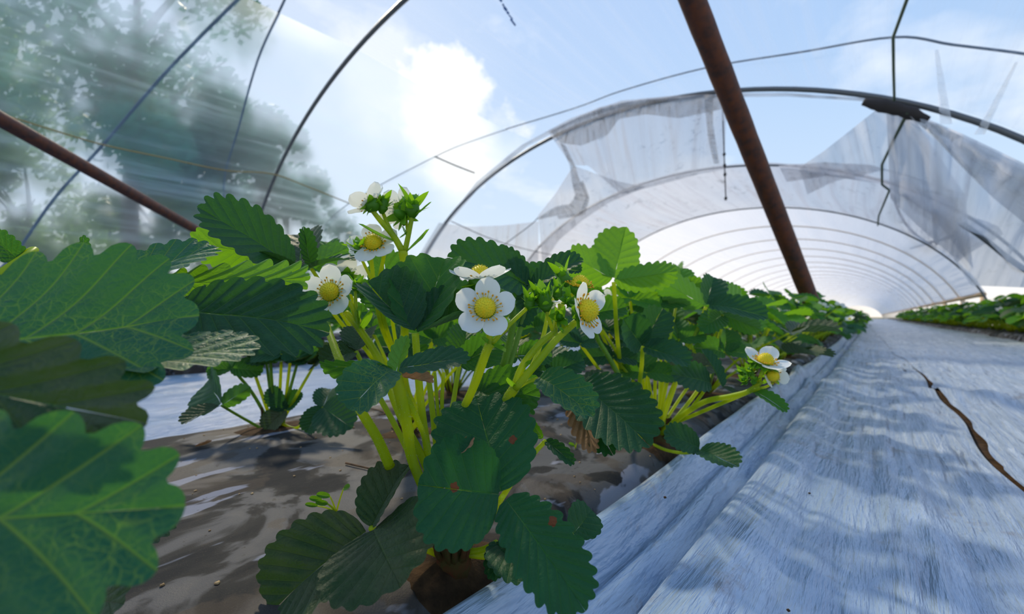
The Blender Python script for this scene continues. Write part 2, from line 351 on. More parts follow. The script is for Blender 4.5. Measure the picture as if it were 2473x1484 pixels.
# film from the dirty bay on
hoops_far = [8.57 + 2.0 * i for i in range(46)]
tag(film_arch('ceiling_film_dirty', M['film_dirty'], 5.89, 8.60, 0.50, math.pi, 14, 90, 0.02, 0.012, hoops=[5.89, 8.57]), 'greyish dirty film bay before the white vault', 'film', kind='structure')
tag(film_arch('ceiling_film_white', M['film_white'], 8.57, 98.6, 0.31, math.pi, 180, 80, 0.03, 0.006, hoops=hoops_far), 'white plastic vault running into the distance', 'film', kind='structure')
for i, Y in enumerate(hoops_far[1:]):
    o = hoop(Y, 0.014, M['hoop_pale'], 0.0, math.pi, 40)
    tag(o, 'pale hoop under the white film deep in the tunnel', 'hoop', 'hoops under the white film')
# rolled hem along the right side of the white film
mb = MB(); tube(mb, [arch(0.30, y) + Vector((0, 0, 0.03 * noise.noise(Vector((y * 0.8, 0, 0))))) for y in [8.57 + i * 0.5 for i in range(180)]], 0.035, 8)
tag(link('film_hem', mb.mesh('film_hem', [M['hem']])), 'tan rolled hem along the right edge of the white film', 'hem')
# right side posts and land seen under the hem
for i, (y, x) in enumerate([(10.6, 1.42), (12.7, 1.42), (9.6, 2.3), (15.5, 1.42), (12.0, 3.1)]):
    mb = MB(); tube(mb, [(x, y, -0.02), (x, y, 0.62 if x < 2 else 1.5)], 0.035, 8)
    tag(link('side_post', mb.mesh('side_post', [M['hem']])), 'short pale post under the raised right edge of the tunnel', 'post', 'posts along the right edge')

# see-through sheets torn loose between the hoops. Outline curves are read on the vault and given their own sag.
def sheet(name, mat, A, B, kA=0.99, kB=0.99, n=40, m=24, amp=0.012, bulge=0.0, seed=0.0, fr=9):
    mb = MB(); rows = []; uv = []
    for i in range(n + 1):
        a = pinterp(A, i / n); b = pinterp(B, i / n); r = []; u = []
        for j in range(m + 1):
            t = j / m; x, y = lerp(a[0], b[0], t), lerp(a[1], b[1], t)
            k = lerp(kA, kB, t) - bulge * math.sin(math.pi * t) + amp * noise.noise(Vector((i / n * fr, t * 2.2, seed)))
            p = onarch(x, y, k); r.append(p); u.append((i / n * 1.8 + seed, t * 1.3))
        rows.append(r); uv.append(u)
    grid(mb, rows, 0, uv); return link(name, mb.mesh(name, [mat]))
# overlap strip of clear film hanging inside the C hoop
tag(sheet('film_flap', M['film_grey'], [(1000, 640), (1060, 560), (1150, 440), (1260, 350), (1380, 285), (1500, 243), (1700, 224), (1900, 225), (2110, 238)],
   [(1040, 600), (1083, 540), (1165, 445), (1275, 352), (1390, 292), (1500, 262), (1700, 236), (1900, 233), (2110, 246)], 1.0, 0.99, 40, 4), 'narrow grey film flap hanging along the second hoop', 'film flap')
gs = tag(sheet('torn_sheet', M['film_grey'], [(1325, 320), (1380, 290), (1450, 258), (1560, 238), (1700, 228), (1755, 230)],
   [(1380, 400), (1420, 400), (1500, 470), (1580, 450), (1690, 420), (1750, 410)], 0.99, 0.985, 44, 30, 0.012, 0.01, 2.0), 'grey torn plastic sheet hanging between the second and third hoops', 'torn film')
def rolled(name, label, px, rad, mat=None, k=0.975, seed=1.0):
    pts = smooth_path([onarch(x, y, k) for x, y in px], 5); mb = MB(); n = len(pts)
    R = [rad * (0.55 + 0.45 * math.sin(math.pi * i / (n - 1))) * (1 + 0.35 * noise.noise(Vector((i * 0.5, seed, 0)))) for i in range(n)]
    tube(mb, pts, R, 9); return tag(link(name, mb.mesh(name, [mat or M['film_roll']])), label, 'film roll')
tag(sheet('film_fold', M['film_fold'], [(1328, 318), (1355, 346), (1405, 352), (1468, 326), (1494, 288), (1560, 276), (1640, 286), (1752, 262)], [(1332, 314), (1370, 296), (1410, 278), (1455, 260), (1500, 248), (1560, 240), (1640, 234), (1748, 230)], .975, .99, 50, 10, .02, .0, 31., 22), 'scalloped fold of film sagging under the second hoop', 'film fold')
tag(sheet('film_fold', M['film_fold'], [(1366, 352), (1388, 398), (1398, 430), (1418, 476), (1404, 512), (1350, 520), (1296, 532)], [(1352, 344), (1376, 400), (1380, 436), (1390, 470), (1378, 492), (1340, 500), (1306, 522)], .97, .985, 40, 8, .03, .02, 35., 18), 'gathered film curl hanging low left of the torn sheet', 'film fold')
tag(sheet('film_fold', M['film_fold'], [(1400, 440), (1416, 476), (1402, 512), (1345, 522)], [(1408, 436), (1424, 478), (1412, 520), (1350, 530)], .965, .975, 20, 5, .02, .02, 37., 9), 'dark lip of the gathered film curl', 'film fold')
tag(sheet('film_fold', M['film_fold'], [(1700, 228), (1706, 300), (1713, 350), (1724, 396)], [(1722, 228), (1722, 300), (1730, 350), (1737, 396)], .97, .975, 20, 6, .02, .0, 41., 9), 'vertical rag of film hanging beside the rusty pole', 'film fold')
rolled('film_roll', 'dark bunched film tied at the roof string', [(2085, 246), (2130, 255), (2190, 270), (2240, 290)], 0.04, M['rope_dark'], seed=9)
tag(sheet('torn_sheet', M['film_grey'], [(1300, 520), (1340, 470), (1385, 400), (1440, 420), (1500, 440)], [(1310, 640), (1350, 580), (1410, 530), (1470, 490), (1560, 452)], 0.985, 0.99, 30, 14, 0.015, 0.0, 5.0), 'torn sheet piece between the film curl and the third hoop', 'torn film')
tag(sheet('torn_sheet', M['film_grey'], [(1060, 538), (1130, 548), (1215, 545), (1300, 535)], [(960, 700), (1080, 700), (1200, 700), (1300, 690)], 0.995, 0.99, 26, 20, 0.02, 0.0, 8.0), 'low grey film flank left of the third hoop', 'torn film')
tag(sheet('torn_sheet', M['film_grey'], [(1930, 405), (1990, 365), (2060, 310), (2120, 262), (2200, 275)], [(1950, 470), (2010, 440), (2090, 420), (2140, 410), (2330, 470)], 0.985, 0.985, 30, 20, 0.02, 0.0, 11.0), 'grey sheet folded over the roof string right of the rusty pole', 'torn film')
tag(sheet('torn_sheet', M['film_slack'], [(2140, 246), (2200, 270), (2330, 326), (2480, 398), (2620, 470)], [(2150, 480), (2210, 540), (2300, 620), (2345, 690), (2600, 700)], 0.99, 0.97, 36, 30, 0.025, 0.02, 14.0), 'wide grey film sheet drooping down the right side', 'torn film')
tag(sheet('torn_sheet', M['film_slack'], [(2190, 272), (2260, 300), (2330, 332), (2480, 404), (2620, 476)], [(2205, 290), (2250, 325), (2320, 400), (2400, 480), (2600, 640)], 0.975, 0.955, 30, 12, 0.03, 0.0, 17.0), 'thick overlapped fold of film beneath the right roof edge', 'torn film')
tag(sheet('torn_sheet', M['film_dirty'], [(1880, 400), (1990, 392), (2100, 398), (2200, 425), (2330, 470)], [(1900, 440), (2000, 425), (2130, 445), (2250, 520), (2350, 650)], 0.98, 0.98, 24, 12, 0.012, 0.0, 20.0), 'dirty film overlap hanging at the third hoop', 'torn film')

def line_thing(name, label, cat, px, r, mat, k=0.99, group=None, dens=6, pts=None):
    pts = pts or [onarch(x, y, k) for x, y in px]
    mb = MB(); tube(mb, smooth_path(pts, dens), r, 6); return tag(link(name, mb.mesh(name, [mat])), label, cat, group)
line_thing('tie_rope', 'blue-grey rope crossing the clear roof film diagonally', 'rope', [(3100, 330), (2800, 210), (2600, 155), (2473, 130), (2300, 108), (2157, 90), (1940, 125), (1700, 165), (1500, 220), (1386, 262), (1176, 327), (1050, 378), (840, 493), (760, 575), (700, 650), (650, 720), (600, 785)], 0.006, M['rope'], 1.02)
line_thing('tie_rope', 'straight dark rope on the left film, the outer one', 'rope', [(1000, -420), (760, -210), (620, -60), (566, 4), (396, 178), (250, 348), (133, 477), (48, 598), (0, 650), (-50, 705), (-110, 775)], 0.010, M['rope'], 1.02)
line_thing('tie_rope', 'dark rope on the left film just left of the nearest hoop', 'rope', [(1000, -560), (800, -260), (710, -60), (687, 0), (622, 145), (574, 315), (545, 412), (541, 481), (538, 560), (537, 650), (537, 790)], 0.007, M['rope'], 1.02)
line_thing('tan_twine', 'thin tan cord strung along the left flank', 'cord', [(-60, 262), (0, 275), (120, 312), (250, 350), (400, 382), (545, 412), (655, 420), (740, 450), (845, 492)], 0.006, M['cord'], 0.985)
line_thing('roof_string', 'olive string running along under the roof', 'string', None, 0.007, M['string'], dens=1, pts=[onarch(x, y, 0.985) for x, y in [(2215, -60), (2190, 0), (2157, 90), (2158, 170), (2160, 243)]])
line_thing('roof_string', 'olive string between the bunched film and the dirty film', 'string', [(2192, 272), (2160, 335), (2130, 398), (2130, 446), (2148, 460), (2122, 522), (2120, 545)], 0.010, M['string'], 0.97, dens=1)
line_thing('film_seam', 'dark crease line where the clear film meets the second hoop', 'seam', [(1050, 378), (1100, 400), (1146, 418)], 0.008, M['rope_dark'], 1.0)
line_thing('tie_rope', 'thin rope crossing the low grey film flank downward', 'rope', [(1090, 535), (1180, 575), (1260, 600), (1340, 618)], 0.006, M['rope_dark'], 0.97)
line_thing('tie_rope', 'thin rope crossing the low grey film flank upward', 'rope', [(1160, 640), (1220, 590), (1280, 545), (1300, 525)], 0.006, M['rope_dark'], 0.97)
line_thing('broken_pipe', 'dark bent pipe under the right film edge', 'pipe', [(2325, 540), (2380, 580), (2430, 620), (2473, 650), (2540, 690)], 0.022, M['steel'], 0.96)
line_thing('broken_pipe', 'dark curved brace behind the dirty film, right of the roof string', 'pipe', [(2155, 470), (2180, 530), (2215, 570), (2260, 600)], 0.018, M['steel'], 1.03)
line_thing('side_brace', 'blurred upright brace behind the right dirty film', 'brace', [(2255, 500), (2258, 560), (2262, 590)], 0.022, M['steel'], 1.04)
line_thing('side_brace', 'slanting brace behind the right dirty film', 'brace', [(2320, 540), (2300, 570), (2250, 585), (2200, 600)], 0.022, M['steel'], 1.04)
# hanging string with knots
sp_ = empty('hanging_string', P(1747, 285, 3.9)); tag(sp_, 'dark knotted string hanging from the roof left of the rusty pole', 'string')
bpy.context.view_layer.update()
mb = MB(); a, b = P(1745, 262, 3.9), P(1753, 484, 3.9)
tube(mb, [a.lerp(b, i / 10) - sp_.location for i in range(11)], 0.006, 6); link('cord', mb.mesh('cord', [M['rope_dark']]), sp_)
for t in (0.50, 0.62, 0.72, 0.98):
    mb = MB(); c = a.lerp(b, t) - sp_.location; tube(mb, [c + Vector((0, 0, .018)), c, c - Vector((0, 0, .018))], [0.006, 0.016, 0.006], 8); link('knot', mb.mesh('knot', [M['rope_dark']]), sp_)
# faint blue stamp printed on the roof film
mb = MB()
for (x0, y0, x1, y1, w) in [(1204, -6, 1212, 4, 5), (1214, 9, 1217, 16, 4), (1217, 17, 1224, 26, 6), (1224, 28, 1229, 34, 5), (1229, 36, 1238, 47, 3), (1233, 46, 1245, 62, 4)]:
    p0, p1 = onarch(x0, y0, 0.985), onarch(x1, y1, 0.985); d = (p1 - p0).normalized(); s = d.cross(p0 - CAM).normalized() * (w / 2 / F * (p0 - CAM).dot(FW))
    mb.add([p0 - s, p0 + s, p1 + s, p1 - s], [(0, 1, 2, 3)])
tag(link('film_print', mb.mesh('film_print', [M['ink']])), 'faint blue printed stamp on the clear roof film', 'print')

# poles
def pole(name, label, p0, p1, r, ext0=0.0, ext1=0.0, nodes=True):
    d = (p1 - p0); p0 = p0 - d * ext0; p1 = p1 + d * ext1
    root = empty(name, p0); tag(root, label, 'pole'); bpy.context.view_layer.update()
    mb = MB(); n = 40; L = (p1 - p0)
    tube(mb, [L * (i / n) for i in range(n + 1)], [r * (1 + 0.03 * noise.noise(Vector((i * 0.6, 2, 1)))) for i in range(n + 1)], 20)
    link('pipe', mb.mesh('pipe', [M['rust']]), root)
    return root, L, p0
r1, L1, q0 = pole('rusty_pole', 'thick rusty iron pole leaning in front of the white vault', P(1955, 720, 1.62), P(1672, 0, 1.02), 0.029, 0.13, 0.35)
r2, L2, q2 = pole('rusty_pole', 'rusty red-brown pole slanting across the left film', P(455, 545, 2.75), P(0, 288, 1.62), 0.030, 2.1, 0.3)

# ---------------------------------------------------------------- trees beyond the left flank
M['tree_leaf'] = stemmat('tree_leaf', (0.07, 0.20, 0.09), (0.20, 0.30, 0.04), (0.25, 0.45, 0.12), 0.45)
M['tree_leaf_blue'] = stemmat('tree_leaf_blue', (0.04, 0.20, 0.18), (0.06, 0.24, 0.16), (0.10, 0.35, 0.22), 0.4)
M['bark'] = simple('tree_bark', (0.10, 0.08, 0.06), 0.9, 0.1)
def tree(px, ytop, ybase_w, depth, label, n=2600, cz=0.62, mat='tree_leaf', size=0.16, crown=None, seed=0):
    rnd = random.Random(seed)
    top = P(px, ytop, depth); gx = Vector((top.x, top.y, -0.05)); H = top.z + 0.05
    root = empty('tree', gx); tag(root, label, 'tree', None); bpy.context.view_layer.update()
    w = ybase_w / F * depth / 2
    mb = MB(); tube(mb, smooth_path([(0, 0, 0), (0.1 * w, 0, H * .3), (-0.08 * w, 0.1, H * .6), (0, 0, H * .85)], 5), [0.05 * w + .05, 0.02], 7)
    for k in range(6):
        a = rnd.random() * 6.28; z0 = H * rnd.uniform(.3, .6)
        tube(mb, smooth_path([(0, 0, z0), (math.cos(a) * w * .4, math.sin(a) * w * .4, z0 + H * .14), (math.cos(a) * w * .8, math.sin(a) * w * .8, z0 + H * .2)], 4), [0.03 * w, 0.01], 5)
    link('trunk', mb.mesh('trunk', [M['bark']]), root)
    mb = MB(); blobs = []
    n = int(n * 1.15)
    for k in range(16):
        a = rnd.random() * 6.28; rr = w * math.sqrt(rnd.random()) * 0.75
        blobs.append((Vector((math.cos(a) * rr, math.sin(a) * rr, H * rnd.uniform(1 - cz, 0.90))), w * rnd.uniform(.22, .42)))
    for k in range(n):
        c, r = blobs[rnd.randrange(len(blobs))]
        v = Vector((rnd.gauss(0, 1), rnd.gauss(0, 1), rnd.gauss(0, .8))).normalized() * r * rnd.uniform(.55, 1.05)
        p = c + v
        if p.z > H: p.z = H - rnd.random() * .3
        q = Vector((rnd.gauss(0, 1), rnd.gauss(0, 1), rnd.gauss(0, 1))).normalized(); s = q.orthogonal().normalized()
        t_ = q.cross(s); L_ = size * rnd.uniform(.9, 1.8)
        mb.add([p - s * L_ * .5, p + t_ * L_ * .28, p + s * L_ * .5, p - t_ * L_ * .28], [(0, 1, 2, 3)])
    link('crown', mb.mesh('crown', [M[mat]]), root)
tree(330, -420, 620, 9.0, 'tallest leafy tree beyond the left film, its crown cut by the frame', 5200, .75, 'tree_leaf_blue', .17, seed=1)
tree(-80, -300, 560, 8.0, 'leafy tree beyond the film at the left frame edge', 4200, .8, 'tree_leaf', .16, seed=2)
tree(620, 190, 300, 11.0, 'rounded tree behind the nearest hoop', 4200, .72, 'tree_leaf_blue', .17, seed=3)
tree(400, 190, 330, 10.0, 'tree behind the left rusty pole, between the taller crowns', 3200, .7, 'tree_leaf', .17, seed=4)
tree(60, 330, 260, 9.5, 'low bushy tree beyond the film under the left pole', 2200, .8, 'tree_leaf', .15, seed=5)
tree(690, 330, 220, 12.0, 'slim tree just right of the nearest hoop', 2400, .8, 'tree_leaf_blue', .17, seed=6)
tree(815, 455, 120, 14.0, 'small distant tree left of the topmost flower', 900, .8, 'tree_leaf_blue', .18, seed=7)
tree(520, 420, 240, 10.5, 'low light green bush beyond the film above the tall leaf', 1800, .85, 'tree_leaf', .15, seed=8)
tree(260, 470, 300, 12.0, 'low shrub far beyond the left film', 1600, .85, 'tree_leaf', .16, seed=9)

# ---------------------------------------------------------------- ground
gm, nt, out = newmat('outdoor_ground'); b = nn(nt, 'ShaderNodeBsdfPrincipled'); b.inputs['Roughness'].default_value = 0.95
tc = nn(nt, 'ShaderNodeTexCoord'); f = noise_(nt, tc.outputs['Object'], 1.2, 6)
lk(nt, mixc(nt, f, (0.20, 0.22, 0.10), (0.42, 0.34, 0.22)), b.inputs['Base Color']); lk(nt, b.outputs[0], out.inputs[0])
mb = MB(); mb.add([(-120, -60, -0.06), (120, -60, -0.06), (120, 220, -0.06), (-120, 220, -0.06)], [(0, 1, 2, 3)])
tag(link('ground', mb.mesh('ground', [gm])), kind='structure')

# path film: pale silver-blue plastic, creased lengthwise
pm, nt, out = newmat('path_film')
tc = nn(nt, 'ShaderNodeTexCoord'); ob = tc.outputs['Object']
b = nn(nt, 'ShaderNodeBsdfPrincipled'); b.inputs['Roughness'].default_value = 0.34; b.inputs['Specular IOR Level'].default_value = 0.75
st1 = noise_(nt, mapping(nt, ob, (90, 7, 1)), 1.0, 6, 0.62, 0.5)
st2 = noise_(nt, mapping(nt, ob, (16, 1.6, 1), (4, 2, 0)), 1.0, 5, 0.6, 1.2)
st3 = noise_(nt, mapping(nt, ob, (170, 14, 1), (1, 7, 0)), 1.0, 4, 0.6, 0.3)
blot = noise_(nt, mapping(nt, ob, (5, 2.5, 1), (8, 1, 0)), 1.0, 4, 0.5)
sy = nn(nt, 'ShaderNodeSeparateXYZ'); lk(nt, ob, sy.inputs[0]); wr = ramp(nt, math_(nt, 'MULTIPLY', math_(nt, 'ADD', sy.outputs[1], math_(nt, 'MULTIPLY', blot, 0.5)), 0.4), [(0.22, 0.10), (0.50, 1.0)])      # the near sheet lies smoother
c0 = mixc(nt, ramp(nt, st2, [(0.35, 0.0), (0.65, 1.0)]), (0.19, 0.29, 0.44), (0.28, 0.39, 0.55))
c0 = mixc(nt, math_(nt, 'MULTIPLY', wr, 0.5), c0, (0.42, 0.47, 0.54))  # silvery sheen of the farther sheet, mixed into its base colour
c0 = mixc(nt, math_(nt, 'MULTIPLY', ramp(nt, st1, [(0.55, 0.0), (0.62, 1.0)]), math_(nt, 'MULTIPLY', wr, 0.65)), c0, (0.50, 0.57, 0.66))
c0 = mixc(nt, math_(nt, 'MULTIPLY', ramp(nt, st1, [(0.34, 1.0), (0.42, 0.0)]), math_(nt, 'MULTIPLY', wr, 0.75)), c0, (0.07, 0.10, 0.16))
dirt = math_(nt, 'MULTIPLY', ramp(nt, noise_(nt, ob, 9, 9, 0.72, 0.4), [(0.58, 0.0), (0.68, 1.0)]), 0.6)
c0 = mixc(nt, dirt, c0, (0.16, 0.12, 0.10))
lk(nt, c0, b.inputs['Base Color'])
lk(nt, ramp(nt, blot, [(0.3, 0.24), (0.7, 0.46)]), b.inputs['Roughness'])
h = math_(nt, 'ADD', math_(nt, 'MULTIPLY', st1, math_(nt, 'MULTIPLY', wr, 0.7)), math_(nt, 'ADD', st2, math_(nt, 'MULTIPLY', st3, 0.22)))
bp = nn(nt, 'ShaderNodeBump'); bp.inputs['Strength'].default_value = 1.0; bp.inputs['Distance'].default_value = 0.02; lk(nt, h, bp.inputs['Height'])
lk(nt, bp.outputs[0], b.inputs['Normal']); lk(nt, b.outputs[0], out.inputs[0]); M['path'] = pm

# bed film: grey plastic, stained with brown soil film with whitish scuffs and painted-in glare smears
bm_, nt, out = newmat('bed_film')
tc = nn(nt, 'ShaderNodeTexCoord'); ob = tc.outputs['Object']
b = nn(nt, 'ShaderNodeBsdfPrincipled'); b.inputs['Roughness'].default_value = 0.45
n1 = noise_(nt, mapping(nt, ob, (13, 11, 9)), 1.0, 5, 0.5, 0.8); n2 = noise_(nt, mapping(nt, ob, (10, 13, 9), (5, 3, 1)), 1.0, 5, 0.55, 0.6)
n3 = noise_(nt, mapping(nt, ob, (26, 9, 9), (2, 9, 1), (0, 0, 0.5)), 1.0, 4, 0.5, 0.3)
fine = noise_(nt, ob, 900, 2, 0.8)
c0 = mixc(nt, ramp(nt, n1, [(0.48, 0.0), (0.51, 1.0)]), (0.016, 0.018, 0.021), (0.070, 0.073, 0.082))
c0 = mixc(nt, math_(nt, 'MULTIPLY', ramp(nt, n2, [(0.52, 0.0), (0.55, 1.0)]), 0.6), c0, (0.056, 0.045, 0.037))
c0 = mixc(nt, math_(nt, 'MULTIPLY', ramp(nt, n3, [(0.60, 0.0), (0.62, 1.0)]), 0.75), c0, (0.22, 0.24, 0.31))
c0 = mixc(nt, math_(nt, 'MULTIPLY', ramp(nt, fine, [(0.62, 0.0), (0.74, 1.0)]), 0.30), c0, (0.16, 0.12, 0.08))
c0 = mixc(nt, math_(nt, 'MULTIPLY', ramp(nt, noise_(nt, ob, 130, 2, 0.6), [(0.68, 0.0), (0.72, 1.0)]), 0.6), c0, (0.02, 0.018, 0.016))
lk(nt, c0, b.inputs['Base Color'])
lk(nt, ramp(nt, n1, [(0.42, 0.80), (0.55, 0.55)]), b.inputs['Roughness']); b.inputs['Specular IOR Level'].default_value = 0.12
bp = nn(nt, 'ShaderNodeBump'); bp.inputs['Strength'].default_value = 0.6; bp.inputs['Distance'].default_value = 0.004
lk(nt, math_(nt, 'ADD', n1, math_(nt, 'ADD', n3, math_(nt, 'MULTIPLY', fine, 0.12))), bp.inputs['Height']); lk(nt, bp.outputs[0], b.inputs['Normal'])
lk(nt, b.outputs[0], out.inputs[0]); M['bed'] = bm_

def yspace(y0, y1, d0, g):
    ys = [y0]; d = d0
    while ys[-1] < y1:
        ys.append(ys[-1] + d)
        if ys[-1] > 1.0: d *= g
    ys[-1] = y1; return ys
def surf(name, mat, x0, x1, nx, ys, zf, xf=None):
    mb = MB(); rows = []
    for y in ys:
        rows.append([(lerp(x0, x1, i / nx) if not xf else xf(i / nx, y), y, 0) for i in range(nx + 1)])
        rows[-1] = [(a, b_, zf(a, b_)) for a, b_, _ in rows[-1]]
    grid(mb, rows); me = mb.mesh(name, [mat]); return link(name, me)
BEDZ = 0.05
def bedz(c):
    def z(x, y):
        u = (x - c) / 0.285; e = max(0, abs(u) - 0.86) / 0.14
        return BEDZ + 0.006 * (1 - u * u) - 0.05 * e ** 2 + 0.0035 * noise.noise(Vector((x * 9, y * 7, 1))) + 0.0012 * noise.noise(Vector((x * 40, y * 30, 1)))
    return z
BEDS = [-0.455, -2.05, -3.65]
YS = yspace(-1.2, 48, 0.018, 1.035)
tag(surf('floor_bed', M['bed'], -0.455 - 0.295, -0.455 + 0.295, 60, YS, bedz(-0.455)), 'near raised bed under grey plastic', 'bed', kind='structure')
for c, nm in ((-2.05, 'floor_bed_middle'), (-3.65, 'floor_bed_far')):
    tag(surf(nm, M['bed'], c - 0.295, c + 0.295, 24, yspace(-2, 48, 0.06, 1.05), bedz(c)), 'raised bed beyond the left path', 'bed', kind='structure')
tag(surf('floor_bed_right', M['bed'], 0.91, 1.50, 20, yspace(1, 48, 0.08, 1.05), bedz(1.205)), 'raised bed along the right side of the tunnel', 'bed', kind='structure')

def pathz(x, y):
    z = 0.0
    z += 0.046 * math.exp(-((x + 0.172) / 0.022) ** 2)                                # lip against the bed
    z += 0.020 * math.exp(-((x + 0.105) / 0.045) ** 2)
    z -= 0.016 * math.exp(-((x + 0.152) / 0.005) ** 2)
    z -= 0.018 * math.exp(-((x + 0.124 + 0.006 * noise.noise(Vector((y * 2, 0, 0)))) / 0.008) ** 2)
    z += 0.0075 * noise.noise(Vector((x * 22, y * 1.6, 0))) + 0.0035 * noise.noise(Vector((x * 60, y * 4.5, 5)))
    z += 0.010 * noise.noise(Vector((x * 3, y * 1.3, 9)))
    z += 0.016 * math.exp(-((y - 1.55 - 0.25 * x + 0.1 * noise.noise(Vector((x * 4, 0, 2)))) / 0.06) ** 2)    # cross folds
    z += 0.012 * math.exp(-((y - 2.4 + 0.3 * x) / 0.08) ** 2)
    if y > 1.2: z += 0.006 * noise.noise(Vector((x * 9, y * 3, 4))) * min(1, (y - 1.2))
    return z
def gapx(y):     # where the two path sheets meet
    return 0.135 + 0.030 * noise.noise(Vector((y * 1.7, 3, 0))) - 0.02 * max(0, y - 1.2) + 0.03*math.exp(-((y-.5)/.3)**2)
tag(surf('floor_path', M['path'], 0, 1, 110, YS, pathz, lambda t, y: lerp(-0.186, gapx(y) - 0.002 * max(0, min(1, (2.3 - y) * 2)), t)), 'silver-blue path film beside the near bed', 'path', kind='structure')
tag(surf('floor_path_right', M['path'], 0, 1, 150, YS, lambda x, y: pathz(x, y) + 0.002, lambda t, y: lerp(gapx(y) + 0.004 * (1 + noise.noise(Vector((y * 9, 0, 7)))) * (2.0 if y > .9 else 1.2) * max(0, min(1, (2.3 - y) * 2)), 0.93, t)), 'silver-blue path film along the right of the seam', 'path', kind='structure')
mb = MB(); ys = YS; grid(mb, [[(gapx(y) - 0.03, y, pathz(gapx(y), y) - 0.006), (gapx(y) + 0.04, y, pathz(gapx(y), y) - 0.006)] for y in ys])
tag(link('floor_soil', mb.mesh('floor_soil', [M['soil']])), 'dark soil showing in the seam of the path film', 'soil', kind='structure')
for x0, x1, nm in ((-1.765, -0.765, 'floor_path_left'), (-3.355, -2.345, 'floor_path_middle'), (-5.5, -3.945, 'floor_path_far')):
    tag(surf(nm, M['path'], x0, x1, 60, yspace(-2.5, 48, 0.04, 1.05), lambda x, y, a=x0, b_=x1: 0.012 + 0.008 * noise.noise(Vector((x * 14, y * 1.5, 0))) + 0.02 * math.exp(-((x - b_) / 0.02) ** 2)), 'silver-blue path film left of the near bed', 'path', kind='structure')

for nm, L_ in (('white strip for a slanting crease highlight in the clear film, the left one of two', [(2262, 120, 2285, 300, 10, 30)]), ('white strip for a slanting crease highlight in the clear film near the right frame edge', [(2455, 150, 2365, 325, 8, 26)])):  # highlights on two film creases, added as narrow strips of white film
    x0, y0, x1, y1, w0, w1 = L_[0]
    tag(sheet('crease_highlight', M['crease_highlight'], [(x0 - w0 / 2, y0), (lerp(x0, x1, .5) - w1 * .3, lerp(y0, y1, .5)), (x1 - w1 / 2, y1)], [(x0 + w0 / 2, y0), (lerp(x0, x1, .5) + w1 * .35, lerp(y0, y1, .5)), (x1 + w1 / 2, y1)], .995, .99, 14, 5, .004), nm, 'crease highlight')
